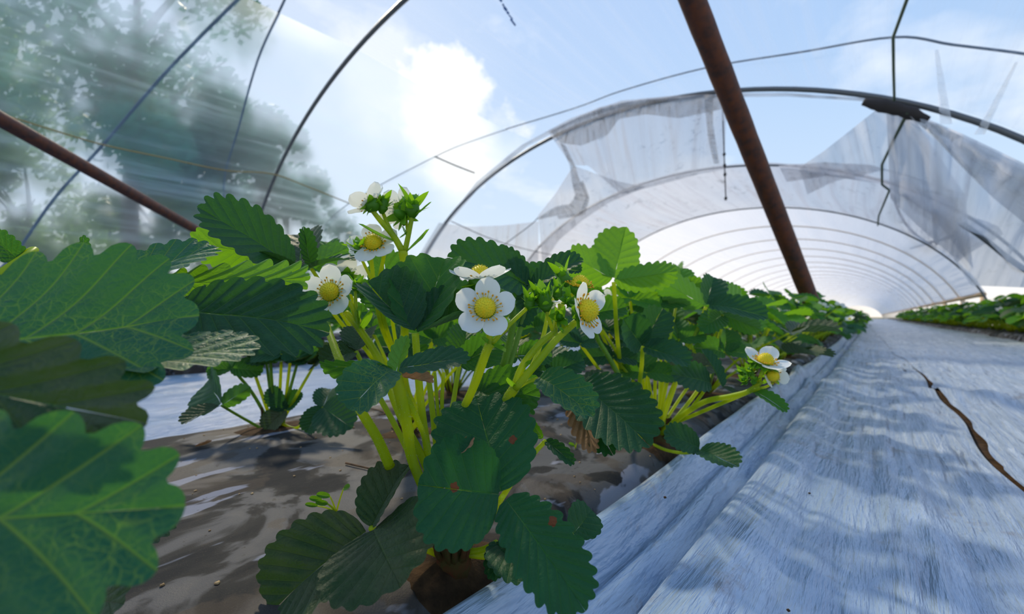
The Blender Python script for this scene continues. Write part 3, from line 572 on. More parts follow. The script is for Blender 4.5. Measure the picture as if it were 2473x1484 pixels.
# ---------------------------------------------------------------- leaflets
def leaflet(mb, L=1.0, W=0.85, nt_=9, fold=0.35, cup=0.3, bend=0.3, pleat=0.02, tooth=0.06, spt=6, nr=9, seed=0, wave=0.03, edge=0.0, mi=0, M4=None, flatscale=0.07, t0=0.16, round_=0.6):
    """serrated, pleated strawberry leaflet: base at the origin, tip on +Y, upper face +Z"""
    rnd = random.Random(seed); ph = rnd.random() * 50
    K = int((nt_ + 0.5) * spt / 1.0); total = nt_ + 0.5
    ts = [t0 * i / 4 for i in range(4)] + [t0 + (1 - t0) * i / K for i in range(K + 1)]
    asym = rnd.uniform(-0.05, 0.05)
    def bound(t, sgn):
        x = W / 2 * (1 + asym * sgn) * math.sin(math.pi * min(1, t ** 1.08)) ** 0.78; y = L * (0.5 - 0.5 * math.cos(math.pi * t)) * 0.97
        return x, y
    for sgn in (1, -1):
        rows = []; u1 = []; u2 = []
        for t in ts:
            x, y = bound(t, sgn); k = (t - t0) / (1 - t0) * total
            if t > t0:
                fr = (k - math.floor(k)); 
                tp = (math.sin(math.pi * min(1, fr ** 0.75 if fr < 1 else 1)) ** round_) if fr > 0 else 0
                if k >= nt_: tp = math.sin(math.pi * min(0.5, (k - nt_))) ** round_
                amp = 1.5 * tooth * L * (0.55 + 0.45 * math.sin(math.pi * min(1, (t - t0) / (1 - t0) * 0.9 + .1))) * (0.85 + 0.3 * noise.noise(Vector((int(k) * 3.3, sgn, ph))))
                e = 0.01; x1, y1 = bound(min(1, t + e), sgn); x0_, y0_ = bound(max(0, t - e), sgn)
                tx, ty = x1 - x0_, y1 - y0_; l = math.hypot(tx, ty) or 1; nx, ny = ty / l, -tx / l
                if nx < 0 and t < .9: nx, ny = -nx, -ny
                if t > 0.985: nx, ny = 0, 1
                x += (nx * 0.85 + 0) * amp * (tp - 0.6); y += (ny * 0.6 + 0.45) * amp * (tp - 0.35)
                x = max(0, x)
            else: fr = k - math.floor(k)
            my = L * 0.94 * t ** 2.0
            row = []; a1 = []; a2 = []
            for j in range(nr + 1):
                r = j / nr; px, py = lerp(0, x, r), lerp(my, y, r ** 0.92)
                q = px / (W / 2); 
                z = pleat * L * (abs(math.cos(math.pi * (fr))) ** 1.3) * (r ** 0.7) * (1.15 - 0.5 * r) * (1 if t > 0.05 else 0)
                z += wave * L * noise.noise(Vector((px * sgn / L * 2.2, py / L * 2.2, ph)))
                z += edge * L * r ** 4
                ang = fold + cup * q * 0.5
                X = px * math.cos(ang) - z * math.sin(ang); Z = px * math.sin(ang) + z * math.cos(ang)
                if abs(bend) > 1e-3:
                    R = L / bend; a = py / R; Y = (R - Z) * math.sin(a) if bend > 0 else (R - Z) * math.sin(a); Z2 = R - (R - Z) * math.cos(a)
                    Y, Z = Y, Z2
                else: Y = py
                v = Vector((X * sgn, Y, Z))
                row.append(M4 @ v if M4 else v); a1.append((k, r)); a2.append((px * sgn / L * flatscale + seed * 0.013, py / L * flatscale))
            rows.append(row); u1.append(a1); u2.append(a2)
        m = nr + 1; b = len(mb.v)
        mb.v += [tuple(p) for r in rows for p in r]; mb.uv1 += [c for r in u1 for c in r]; mb.uv2 += [c for r in u2 for c in r]
        for i in range(len(rows) - 1):
            for j in range(nr):
                a, b1, c, d = b + i * m + j, b + i * m + j + 1, b + (i + 1) * m + j + 1, b + (i + 1) * m + j
                mb.f.append((a, b1, c, d) if sgn > 0 else (a, d, c, b1)); mb.m.append(mi)
def frame(B, T, N):
    Y = (T - B).normalized(); Z = (N - Y * N.dot(Y)).normalized(); X = Y.cross(Z)
    return X, Y, Z
_seed = [100]
def hero_leaflet(parent, B, T, wr, N, mat, fold=0.3, cup=0.3, bend=-0.3, nt_=9, name='leaflet', pleat=0.02, tooth=0.065, edge=0.0, wave=0.04, label=None, hd=False):
    _seed[0] += 1
    X, Y, Z = frame(B, T, N); c = (T - B).length
    Lr = c / max(0.3, (math.sin(bend) / bend) if abs(bend) > 1e-3 else 1)
    # bend about X keeps the chord roughly along Y; rotate back half the bend
    R0 = Matrix.Rotation(-bend / 2, 4, 'X')
    R = Matrix.Translation(B) @ Matrix((X, Y, Z)).transposed().to_4x4() @ R0
    mb = MB()
    leaflet(mb, Lr, Lr * wr, nt_, fold, cup, bend, pleat, tooth, 9 if hd else 7, 14 if hd else 10, _seed[0], wave, edge, flatscale=Lr, M4=None)
    me = mb.mesh(name, [M[mat]]); o = bpy.data.objects.new(name, me); COL.objects.link(o); o.parent = parent; o.matrix_basis = R
    if label: o['label'] = label
    return o
def hairs(mb, pts, rad, n, ln, mi, seed=0, up=False):
    rnd = random.Random(seed); m = len(pts)
    for i in range(n):
        t = rnd.random() * (m - 1); k = min(int(t), m - 2); f = t - k; p = pts[k].lerp(pts[k + 1], f)
        T = (pts[k + 1] - pts[k]).normalized(); N = Vector((rnd.gauss(0, 1), rnd.gauss(0, 1), rnd.gauss(0, 1))); N = (N - T * N.dot(T)).normalized()
        r = rad[0] + (rad[-1] - rad[0]) * t / (m - 1); q = p + N * r * 0.95; d = (N + T * rnd.uniform(-.1, .4)).normalized() * ln * rnd.uniform(.6, 1.2); s = T.cross(N) * 0.00006
        w = T * 0.00006
        mb.add([q - s, q + s, q + d, q + w], [(0, 1, 2), (1, 3, 2)], mi)
def stalk_mesh(name, pts, r0, r1, nh=160, mat='stem', hl=0.0011, ns=9, seed=0):
    pts = smooth_path(pts, 6); mb = MB(); tube(mb, pts, [r0, r1], ns)
    if nh: hairs(mb, pts, [r0, r1], nh, hl, 1, seed)
    return mb.mesh(name, [M[mat], M['hair']])
def mk_part(name, me, parent, loc=(0, 0, 0)):
    o = bpy.data.objects.new(name, me); COL.objects.link(o); o.parent = parent; o.location = loc; return o

# flower
def petal(mb, L, W, cup, lift, mi=0, M4=None, seed=0, n=10, m=10):
    rnd = random.Random(seed); ph = rnd.random() * 30; rows = []
    for i in range(n + 1):
        t = i / n; w = W / 2 * max(0.0, math.sin(math.pi * (0.13 + 0.87 * t) ** 1.25)) ** 0.5
        row = []
        for j in range(m + 1):
            s = -1 + 2 * j / m; x = w * s; y = L * t - 0.06 * L * (s * s) * t * 0; z = cup * L * (t * t * 0.5 + 0.35 * s * s * t) + 0.05 * L * noise.noise(Vector((s * 1.3, t * 2.2, ph)))
            y -= 0.05 * L * math.exp(-(s * 5) ** 2) * (t ** 6)
            v = Vector((x, y * math.cos(lift) - z * math.sin(lift), y * math.sin(lift) + z * math.cos(lift)))
            row.append(M4 @ v if M4 else v)
        rows.append(row)
    grid(mb, rows, mi)
def dome(mb, r, h, mi=0, M4=None, nb=110, bump=0.11, mb2=1):
    rows = []
    for i in range(9):
        a = i / 8 * math.pi / 2; rows.append([Vector((r * math.cos(a) * math.cos(b * math.pi / 8), r * math.cos(a) * math.sin(b * math.pi / 8), h * math.sin(a))) for b in range(17)])
    if M4: rows = [[M4 @ p for p in q] for q in rows]
    grid(mb, rows, mi)
    for k in range(nb):
        z = (k + .5) / nb; a = k * 2.39996; rr = math.sqrt(max(0, 1 - z * z)); c = Vector((r * rr * math.cos(a), r * rr * math.sin(a), h * z)); nrm = Vector((c.x / r / r, c.y / r / r, c.z / h / h)).normalized()
        s = nrm.orthogonal().normalized() * r * 0.065; t = nrm.cross(s)
        vs = [c + s, c + t, c - s, c - t, c + nrm * r * bump * 1.5]
        if M4: vs = [M4 @ v for v in vs]
        mb.add(vs, [(0, 1, 4), (1, 2, 4), (2, 3, 4), (3, 0, 4)], mi)
def stamens(mb, r, n=22, seed=0, M4=None):
    rnd = random.Random(seed)
    for k in range(n):
        a = 2 * math.pi * (k + rnd.uniform(-.3, .3)) / n; l = r * rnd.uniform(.35, .75); e = rnd.uniform(.15, .9)
        p0 = Vector((math.cos(a), math.sin(a), 0)) * r * 1.0; p1 = p0 + Vector((math.cos(a) * math.cos(e), math.sin(a) * math.cos(e), math.sin(e))) * l
        if M4: p0, p1 = M4 @ p0, M4 @ p1
        tube(mb, [p0, p1], r * 0.035, 4, 0)
        d = (p1 - p0).normalized(); tube(mb, [p1 - d * r * .07, p1 + d * r * .1], r * 0.09, 5, 1)
def sepals(mb, L, W, lift, n=10, mi=0, M4=None, seed=0, curl=0.3):
    rnd = random.Random(seed)
    for k in range(n):
        a = 2 * math.pi * k / n; l = L * (1.0 if k % 2 == 0 else .8) * rnd.uniform(.85, 1.1); w = W * (1 if k % 2 == 0 else .6); lf = lift + rnd.uniform(-.25, .25)
        Rz = Matrix.Rotation(a, 4, 'Z'); rows = []
        for i in range(7):
            t = i / 6; ww = w / 2 * math.sin(math.pi * (0.16 + 0.84 * t)) ** 0.8 if t < 1 else 0; row = []
            for s in (-1, -.5, 0, .5, 1):
                x = ww * s; y = l * t; z = 0.25 * abs(s) * ww + curl * l * t * t * (-1) ** (k % 2) * .4
                v = Rz @ Vector((x, y * math.cos(lf) - z * math.sin(lf), y * math.sin(lf) + z * math.cos(lf) - 0.0006 * (k % 2)))
                row.append(M4 @ v if M4 else v)
            rows.append(row)
        grid(mb, rows, mi)
def flower(parent, pos, axis, size, lifts=None, roll=0.0, missing=(), cup=0.25, label=None, center=1.0, sep_lift=-0.1, seedn=0, wide=1.02, name='flower'):
    X = axis.orthogonal().normalized(); ref = (UP - axis * UP.dot(axis))
    if ref.length > .1: X = ref.normalized()
    Y = axis.cross(X); R = Matrix.Translation(pos) @ Matrix((Y * -1, X, axis)).transposed().to_4x4()
    r = size * 0.19 * center
    mb = MB(); dome(mb, r, r * 1.15)
    f = mk_part(name, mb.mesh('flower_center', [M['yellow']]), parent); f.matrix_basis = R
    if label: f['label'] = label
    lifts = lifts or [0.12] * 5
    for k in range(5):
        if k in missing: continue
        mb = MB(); petal(mb, size * 0.46, size * 0.46 * wide, cup, 0, seed=seedn * 7 + k)
        p = mk_part('petal', mb.mesh('petal', [M['petal']]), f); a = roll + 2 * math.pi * k / 5
        p.matrix_basis = Matrix.Rotation(a, 4, 'Z') @ Matrix.Translation((0, r * 0.75, -r * .15 - 0.0002 * (k % 2))) @ Matrix.Rotation(lifts[k], 4, 'X')
    mb = MB(); stamens(mb, r, 24, seedn); mk_part('stamens', mb.mesh('stamens', [M['yellow'], M['anther']]), f)
    mb = MB(); sepals(mb, size * 0.40, size * 0.20, sep_lift, 10, seed=seedn, M4=Matrix.Translation((0, 0, -r * .5))); tube(mb, [(0, 0, -r * 1.3), (0, 0, -r * .9), (0, 0, -r * .1)], [r * .4, r * .9, r * 1.1], 10); mk_part('calyx', mb.mesh('calyx', [M['sepal']]), f)
    return f
def bud(parent, pos, axis, size, seedn=0, lift=1.1, open_=False):
    X = axis.orthogonal().normalized(); Y = axis.cross(X); R = Matrix.Translation(pos) @ Matrix((X, Y, axis)).transposed().to_4x4()
    mb = MB(); r = size * .22
    sepals(mb, size * .95, size * .42, lift, 6, seed=seedn, curl=-.2); sepals(mb, size * .75, size * .22, lift - .55, 5, seed=seedn + 3, M4=Matrix.Rotation(.5, 4, 'Z'))
    dome(mb, r * 1.05, r * 2.6, 1 if open_ else 0, nb=0); tube(mb, [(0, 0, -r), (0, 0, -r * .4), (0, 0, r * .3)], [r * .35, r * .8, r * 1.2], 9)
    o = mk_part('flower_bud', mb.mesh('flower_bud', [M['sepal'], M['yellow']]), parent); o.matrix_basis = R; return o

def plant_root(pos, label, group=None):
    r = empty('strawberry_plant', pos); tag(r, label, 'strawberry plant', group); bpy.context.view_layer.update(); return r
class Plant:
    """everything of one plant, given in world space and stored relative to its crown"""
    def __init__(s, pos, label, group=None):
        s.o = Vector(pos); s.root = plant_root(s.o, label, group); s.n = 0
        mb = MB(); rnd = random.Random(int(pos[0] * 999))
        tube(mb, [(0, 0, -0.02), (0, 0, 0.004), (0.002, 0, 0.02)], [0.013, 0.011, 0.006], 9)
        for k in range(9):
            a = rnd.random() * 6.28; d = Vector((math.cos(a), math.sin(a), 0)) * 0.012; tube(mb, smooth_path([d * .3, d + Vector((0, 0, .008)), d * 1.3 + Vector((0, 0, .03))], 4), [0.003, 0.0012], 5)
        mk_part('crown', mb.mesh('crown', [M['crown']]), s.root)
    def leaf(s, node, path, leaflets, mat='leaf', r0=0.0022, r1=0.0016, hair=150, smat='stem', label=None):
        nd = P(*node); pts = [P(*q) if len(q) == 3 else Vector(q) for q in path]; pts = [nd] + pts
        if (pts[-1] - s.o).length > .03: pts.append(s.o + Vector((0, 0, .012)))
        s.n += 1
        me = stalk_mesh('leaf_stalk', [p - nd for p in pts], r1, r0, hair, smat, seed=s.n)
        st_ = mk_part('leaf', me, s.root, nd - s.o)
        if label: st_['label'] = label
        for l in leaflets:
            l = dict(l); T = P(*l.pop('tip')); N = cdir(*l.pop('n')); B = P(*l.pop('base')) if 'base' in l else nd; m_ = l.pop('mat', mat); wr = l.pop('w')
            hero_leaflet(st_, B - nd, T - nd, wr, N, m_, **l)
        return st_
    def stalk(s, path, r0, r1, hair=200, mat='stem', name='flower_stalk'):
        pts = [P(*q) if len(q) == 3 else Vector(q) for q in path]; s.n += 1
        return mk_part(name, stalk_mesh(name, [p - pts[0] for p in pts], r0, r1, hair, mat, seed=s.n), s.root, pts[0] - s.o)
    def flower(s, p, axis, size, **k): return flower(s.root, P(*p) - s.o, cdir(*axis), size, **k)
    def bud(s, p, axis, size, **k): s.n += 1; return bud(s.root, P(*p) - s.o, cdir(*axis), size, seedn=s.n, **k)
def on_bed(x, y): return (x, y, bedz(-0.455)(x, y) + 0.001)
# ---------------------------------------------------------------- the plant in the middle
A = Plant(P(1095, 1352, .268), 'strawberry plant in the middle, with large open flowers and a spotted low leaf')
CR = (1095, 1335, .268)
# spotted leaf, low centre
A.leaf((1213, 1200, .222), [(1190, 1240, .235), (1140, 1310, .258)], [
    dict(base=(1210, 1188, .224), tip=(1150, 962, .262), w=.98, n=(.15, .25, 1), fold=.10, cup=.2, bend=-.25, nt_=8, tooth=.075),
    dict(base=(1205, 1195, .221), tip=(1012, 1172, .212), w=1.28, n=(-.15, .35, 1), fold=.16, cup=.25, bend=-.3, nt_=8, tooth=.075, mat='leaf_spot'),
    dict(base=(1222, 1207, .221), tip=(1412, 1474, .186), w=.56, n=(.25, .4, 1), fold=.12, cup=.15, bend=-.25, nt_=10, tooth=.07, mat='leaf_spot')], 'leaf_spot', hair=80)
mb = MB(); leaflet(mb, .013, .006, 2, .3, .3, .4, seed=5, spt=4, nr=4); lf = mk_part('dry_patch', mb.mesh('dry_patch', [M['leaf_brown']]), A.root)
X, Y, Z = frame(P(1103, 1092, .2175), P(1150, 1050, .218), cdir(0, .2, 1)); lf.matrix_basis = Matrix.Translation(P(1103, 1092, .2175) - A.o) @ Matrix((X, Y, Z)).transposed().to_4x4(); lf['label'] = 'brown dried piece at the leaf edge'
# dusty dark leaf lower left
A.leaf((896, 1277, .236), [(930, 1290, .25), (1010, 1320, .262), (1070, 1345, .268)], [
    dict(base=(897, 1274, .238), tip=(985, 1128, .262), w=.98, n=(-.55, .55, .9), fold=.5, cup=.35, bend=-.35, nt_=8),
    dict(base=(902, 1280, .234), tip=(965, 1412, .203), w=1.55, n=(.1, .60, .8), fold=.12, cup=.35, bend=-.55, nt_=8, pleat=.035),
    dict(base=(884, 1284, .242), tip=(655, 1480, .222), w=.90, n=(-.25, .7, .75), fold=.32, cup=.3, bend=-.4, nt_=9, pleat=.035),
    ], 'leaf_old', hair=60)
# cupped leaf in the centre
A.leaf((1003, 806, .250), [(1006, 850, .251), (1015, 960, .255), (1028, 1060, .262), (1050, 1180, .266), CR], [
    dict(base=(1000, 800, .252), tip=(888, 682, .262), w=1.15, n=(.45, .55, .8), fold=.55, cup=.5, bend=.25, nt_=7, mat='leaf_dark'),
    dict(base=(1003, 800, .252), tip=(1075, 628, .285), w=.95, n=(-.2, .05, 1), fold=.45, cup=.35, bend=.2, nt_=6, mat='leaf'),
    dict(base=(1008, 803, .252), tip=(1150, 750, .268), w=1.15, n=(-.4, .7, .7), fold=.60, cup=.35, bend=.15, nt_=8, mat='leaf_dark')], 'leaf_dark', .0026, .0022, 260)
# young folded leaf in front
A.leaf((955, 905, .224), [(968, 960, .228), (985, 1040, .238), (1002, 1130, .25), CR], [
    dict(base=(945, 895, .224), tip=(852, 985, .206), w=1.02, n=(-.15, .45, .9), fold=.22, cup=.5, bend=-.7, nt_=7, mat='leaf_big'),
    dict(base=(948, 893, .225), tip=(775, 882, .232), w=.34, n=(.1, -.5, .8), fold=.2, cup=.2, bend=-.2, nt_=6, mat='leaf'),
    dict(base=(955, 905, .224), tip=(984, 812, .236), w=.55, n=(-.5, .1, -.9), fold=.55, cup=.2, bend=-.3, nt_=6, mat='leaf_young'),
    dict(base=(965, 890, .226), tip=(1133, 868, .222), w=.50, n=(-.05, .8, .5), fold=.15, cup=.1, bend=-.3, nt_=7, mat='leaf_dark')], 'leaf_young', .0030, .0034, 200)
A.leaf((962, 912, .228), [(985, 965, .232), (1010, 1020, .24), (1035, 1090, .25), CR], [
    dict(tip=(1045, 925, .24), w=.5, n=(0, .5, -.8), fold=.5, bend=-.4, nt_=5, mat='leaf_brown')], 'leaf_young', .0018, .0015, 160)
# leaves behind the right stalks
A.leaf((1150, 945, .285), [(1130, 1000, .28), (1100, 1120, .27), CR], [
    dict(tip=(1300, 960, .272), w=.75, n=(.1, .5, .8), fold=.3, cup=.3, bend=-.5, nt_=8, mat='leaf'),
    dict(tip=(1285, 1000, .255), w=.35, n=(.1, .7, .6), fold=.2, bend=-.5, nt_=6, mat='leaf')], 'leaf', hair=60)
A.leaf((1300, 915, .262), [(1270, 925, .262), (1235, 950, .262), (1215, 985, .262)], [
    dict(base=(1303, 912, .262), tip=(1428, 1003, .235), w=.60, n=(.1, .55, .85), fold=.35, cup=.3, bend=-.5, nt_=7, mat='leaf_big')], 'leaf_big', .0014, .0012, 60)
A.leaf((1200, 1310, .262), [(1160, 1330, .265), CR], [
    dict(tip=(1275, 1395, .235), w=.85, n=(-.1, .7, .7), fold=.3, bend=-.5, nt_=6), dict(tip=(1195, 1405, .240), w=.6, n=(-.1, .3, .9), fold=.3, bend=-.3, nt_=6)], 'leaf_dark', hair=30)
A.leaf((1385, 1290, .262), [(1300, 1320, .265), (1200, 1345, .268), CR], [
    dict(tip=(1428, 1235, .275), w=1.15, n=(0, .5, .9), fold=.15, bend=-.4, nt_=5)], 'leaf_dark', hair=30)
A.leaf((1318, 1065, .285), [(1290, 1095, .28), (1240, 1160, .275), (1160, 1280, .27), CR], [
    dict(tip=(1385, 1122, .272), w=.45, n=(.2, .4, .9), fold=.4, bend=-.4, nt_=6), dict(base=(1310, 1060, .285), tip=(1285, 1020, .29), w=.5, n=(-.2, .1, .9), fold=.3, nt_=5, mat='leaf_young')], 'leaf_dark', hair=40)
# leaves rising behind the flowers
A.leaf((1283, 694, .335), [(1275, 730, .335), (1255, 800, .33), (1225, 900, .32), (1160, 1100, .29), CR], [
    dict(base=(1275, 692, .335), tip=(1086, 622, .310), w=.60, n=(-.1, .45, .85), fold=.25, cup=.3, bend=-.5, nt_=9),
    dict(base=(1280, 690, .338), tip=(1198, 606, .335), w=.55, n=(.5, .35, .8), fold=.4, cup=.2, bend=-.4, nt_=8),
    dict(base=(1287, 692, .335), tip=(1407, 628, .325), w=.58, n=(.15, .65, .6), fold=.3, cup=.2, bend=-.35, nt_=9),
    dict(base=(1283, 700, .337), tip=(1250, 790, .33), w=.7, n=(-.1, 0, 1), fold=.3, cup=.2, bend=.2, nt_=7)], 'leaf_dark', .0026, .002, 160, 'stem_dark')
A.leaf((1340, 650, .36), [(1330, 720, .36), (1300, 850, .35), (1200, 1050, .31), CR], [
    dict(base=(1345, 660, .36), tip=(1240, 725, .345), w=.8, n=(-.1, .2, .95), fold=.2, bend=-.3, nt_=8), dict(tip=(1405, 655, .35), w=.6, n=(.2, .4, .8), fold=.3, bend=-.3)], 'leaf_dark', hair=0)
A.leaf((1110, 880, .31), [(1100, 940, .3), (1080, 1100, .285), CR], [
    dict(tip=(1215, 830, .32), w=.8, n=(.1, .4, .9), fold=.3, bend=-.3), dict(tip=(1130, 790, .34), w=.7, n=(0, .3, .9), fold=.3, bend=-.3)], 'leaf', hair=0)
A.leaf((860, 850, .30), [(900, 930, .29), (980, 1080, .28), CR], [
    dict(base=(860, 850, .30), tip=(775, 880, .29), w=.9, n=(0, .6, .8), fold=.3, bend=-.4), dict(base=(862, 848, .30), tip=(880, 800, .33), w=.9, n=(.1, .3, .9), fold=.4, bend=-.3)], 'leaf_old', hair=0)
A.leaf((1180, 700, .38), [(1180, 800, .37), (1140, 1000, .33), CR], [
    dict(tip=(1130, 735, .37), w=.8, n=(0, .3, .9), fold=.3, bend=-.3), dict(tip=(1190, 670, .40), w=.7, n=(0, .1, .9), fold=.3)], 'leaf', hair=0)
# flower stalks
A.stalk([(942, 1128, .256), (912, 1060, .25), (868, 985, .242), (835, 905, .24), (812, 850, .25), (790, 790, .27)], .0032, .0021, 420)
A.stalk([CR, (1030, 1130, .262), (965, 1000, .262), (915, 870, .262), (868, 795, .262), (835, 755, .264)], .0026, .0021, 380, 'stem')
A.stalk([(868, 797, .262), (850, 740, .264), (820, 722, .266), (803, 712, .268)], .0018, .0013, 60)
A.stalk([(864, 795, .262), (860, 745, .264), (858, 705, .27)], .0014, .0010, 60)
A.stalk([CR, (1085, 1180, .264), (1075, 1100, .262), (1090, 1030, .26), (1120, 985, .258), (1150, 920, .255), (1175, 850, .250), (1186, 830, .249)], .0026, .0026, 420)
A.stalk([(1184, 834, .249), (1180, 805, .249), (1173, 770, .243), (1171, 752, .240)], .0019, .0015, 60)
A.stalk([(1188, 830, .249), (1215, 800, .252), (1240, 775, .256), (1272, 745, .262)], .0016, .0013, 80)
A.stalk([CR, (1140, 1180, .265), (1190, 1040, .262), (1222, 970, .260), (1245, 935, .258)], .0034, .0032, 260)
A.stalk([(1240, 940, .258), (1262, 885, .258), (1300, 835, .26), (1336, 805, .262), (1344, 800, .262)], .0024, .0021, 260)
A.stalk([(1243, 940, .257), (1290, 885, .255), (1335, 830, .255), (1365, 800, .256), (1403, 768, .258)], .0024, .0022, 320)
A.stalk([(1340, 802, .262), (1345, 760, .27), (1362, 730, .275), (1390, 705, .278)], .0018, .0014, 100)
A.stalk([(1337, 805, .262), (1325, 770, .26), (1318, 745, .26)], .0013, .0010, 60)
A.stalk([(1362, 803, .256), (1358, 770, .262), (1350, 735, .268)], .0013, .0010, 60)
A.stalk([(1215, 890, .29), (1232, 820, .287), (1240, 760, .285), (1228, 715, .28), (1175, 690, .275)], .0028, .0016, 240, 'stem_dark')
A.stalk([CR, (1170, 1120, .285), (1195, 960, .29), (1215, 890, .29)], .0030, .0028, 120, 'stem_dark')
A.stalk([(1065, 1180, .275), (1045, 1000, .28), (1033, 900, .285), (1022, 850, .29)], .0022, .0016, 120)
A.stalk([(1075, 1170, .28), (1058, 1000, .285), (1050, 900, .29)], .0014, .0011, 60)
A.stalk([(1085, 1165, .28), (1068, 1000, .285), (1071, 900, .29)], .0016, .0012, 60)
A.stalk([(1120, 1000, .29), (1150, 900, .3), (1175, 830, .31)], .0020, .0014, 60)
# small bracts
for (b_, t_, n_) in [((1186, 832, .249), (1158, 815, .245), (0, .5, .8)), ((1190, 832, .249), (1222, 858, .24), (0, .9, .4)), ((1183, 800, .249), (1140, 785, .245), (0, .3, .9)),
                     ((1362, 805, .255), (1345, 790, .25), (0, .3, .9)), ((1245, 935, .257), (1225, 905, .25), (-.4, .2, .9)), ((1262, 890, .258), (1283, 868, .256), (.2, .2, .9)),
                     ((868, 797, .262), (895, 742, .258), (.7, 0, .7)), ((862, 790, .262), (880, 735, .265), (-.4, .1, .9))]:
    X, Y, Z = frame(P(*b_), P(*t_), cdir(*n_)); l_ = (P(*t_) - P(*b_)).length
    mb = MB(); leaflet(mb, l_, l_ * .38, 1, .4, .3, .3, seed=int(b_[0]), spt=3, nr=3, tooth=0.0); o = mk_part('bract', mb.mesh('bract', [M['sepal']]), A.root)
    o.matrix_basis = Matrix.Translation(P(*b_) - A.o) @ Matrix((X, Y, Z)).transposed().to_4x4()
# flowers
A.flower((797, 706, .264), (-.05, .25, 1), .0300, roll=.05, lifts=[.15, .2, .12, .1, .25], seedn=1, label='open white flower left of the cupped leaf')
A.flower((1172, 745, .236), (.02, .42, 1), .0310, roll=-.12, lifts=[.35, .15, .05, .0, .3], seedn=2, cup=.2, label='large open white flower in the middle')
A.flower((1160, 672, .258), (-.03, 1.0, .02), .036, roll=.3, lifts=[.25] * 5, seedn=3, cup=.25, sep_lift=-.25, label='white flower seen from the side above the large one')
A.flower((1415, 752, .246), (.80, .30, .7), .029, roll=.25, lifts=[.35, .3, .1, -.1, .5], missing=(), seedn=4, cup=.2, center=1.2, label='white flower facing right on the bright thick stalk')
A.flower((1400, 690, .270), (.1, 1, .25), .026, missing=(0, 1, 2, 3, 4), seedn=5, center=1.15, sep_lift=.55, label='flower centre that has lost its petals')
for p_, a_, s_ in [((1318, 740, .260), (-.2, 1, .4), .019), ((1345, 715, .268), (.1, 1, .3), .014), ((1350, 770, .262), (0, .3, 1), .012), ((1278, 738, .262), (.2, 1, .1), .015), ((1300, 722, .266), (-.1, 1, 0), .015),
                   ((1365, 680, .28), (-.4, 1, 0), .018), ((862, 700, .272), (.1, 1, .3), .013), ((875, 712, .268), (.6, .8, .2), .010), ((1380, 735, .262), (-.5, .6, .5), .012), ((1150, 700, .262), (-.9, .5, .2), .012)]:
    A.bud(p_, a_, s_)

# ---------------------------------------------------------------- tall cluster at the top: the plant behind, left row
Bp = Plant(on_bed(-0.47, 0.33), 'strawberry plant just behind the middle one, carrying the tallest flower cluster')
BC = (Bp.o.x, Bp.o.y, Bp.o.z)
BCv = Bp.o.copy(); BP_ = (CX + F * (BCv - CAM).dot(RT) / (BCv - CAM).dot(FW), CY - F * (BCv - CAM).dot(UP) / (BCv - CAM).dot(FW), (BCv - CAM).dot(FW))
def BL(x, y, d): return (x, y, d)
st0 = [BCv, P(985, 900, .42), P(975, 780, .36), P(980, 665, .335), P(974, 605, .33)]
Bp.stalk([tuple(v) + () if False else v for v in []] or [(974, 900, .38), (978, 780, .35), (980, 665, .335), (973, 605, .33)], .0034, .0036, 420)
Bp.stalk([(972, 607, .33), (950, 570, .328), (920, 535, .325), (900, 510, .322)], .0028, .0018, 300)
Bp.stalk([(978, 607, .33), (985, 575, .33), (992, 540, .33), (996, 520, .33)], .0022, .0017, 260)
Bp.stalk([(950, 570, .328), (935, 540, .330), (925, 515, .332)], .0020, .0014, 120)
Bp.stalk([(985, 572, .332), (982, 540, .336), (978, 520, .34)], .0014, .0010, 60)
Bp.stalk([BP_, (980, 930, .45), (925, 800, .36), (905, 700, .34), (898, 640, .332), (894, 605, .33)], .0022, .0015, 160)
Bp.stalk([BP_, (985, 940, .45), (935, 800, .36), (915, 700, .345), (925, 630, .34), (930, 605, .335)], .0020, .0015, 120)
Bp.stalk([(905, 690, .34), (880, 640, .335), (868, 615, .33)], .0014, .0010, 60)
Bp.stalk([tuple(BCv - CAM) and (CX + F * (BCv - CAM).dot(RT) / (BCv - CAM).dot(FW), CY - F * (BCv - CAM).dot(UP) / (BCv - CAM).dot(FW), (BCv - CAM).dot(FW)), (1010, 1010, .45), (985, 950, .42), (974, 900, .38)], .0034, .0034, 100)
Bp.flower((893, 490, .322), (-.62, .72, .05), .032, roll=.5, lifts=[.3, .2, .2, .45, .2], seedn=11, cup=.3, label='topmost white flower leaning left')
Bp.flower((902, 588, .33), (.0, .62, .85), .035, roll=.3, lifts=[.1, .1, .0, .1, .1], seedn=12, cup=.15, label='white flower under the topmost one')
Bp.flower((965, 505, .345), (-.75, .35, -.5), .032, roll=.2, lifts=[.1] * 5, seedn=13, label='half hidden white flower behind the star-shaped bud')
Bp.flower((835, 668, .36), (-.3, .5, -.5), .034, roll=.0, lifts=[.1] * 5, seedn=14, label='white flower seen from behind')
Bp.bud((996, 512, .33), (.05, 1, .1), .024, lift=.95); Bp.bud((923, 505, .328), (.2, 1, .1), .018); Bp.bud((975, 523, .335), (-.5, .2, .8), .018, lift=.4)
Bp.bud((868, 610, .33), (-.2, 1, .3), .016); Bp.bud((855, 600, .335), (-.6, .8, .2), .012); Bp.bud((975, 540, .335), (-.1, 1, .2), .009)
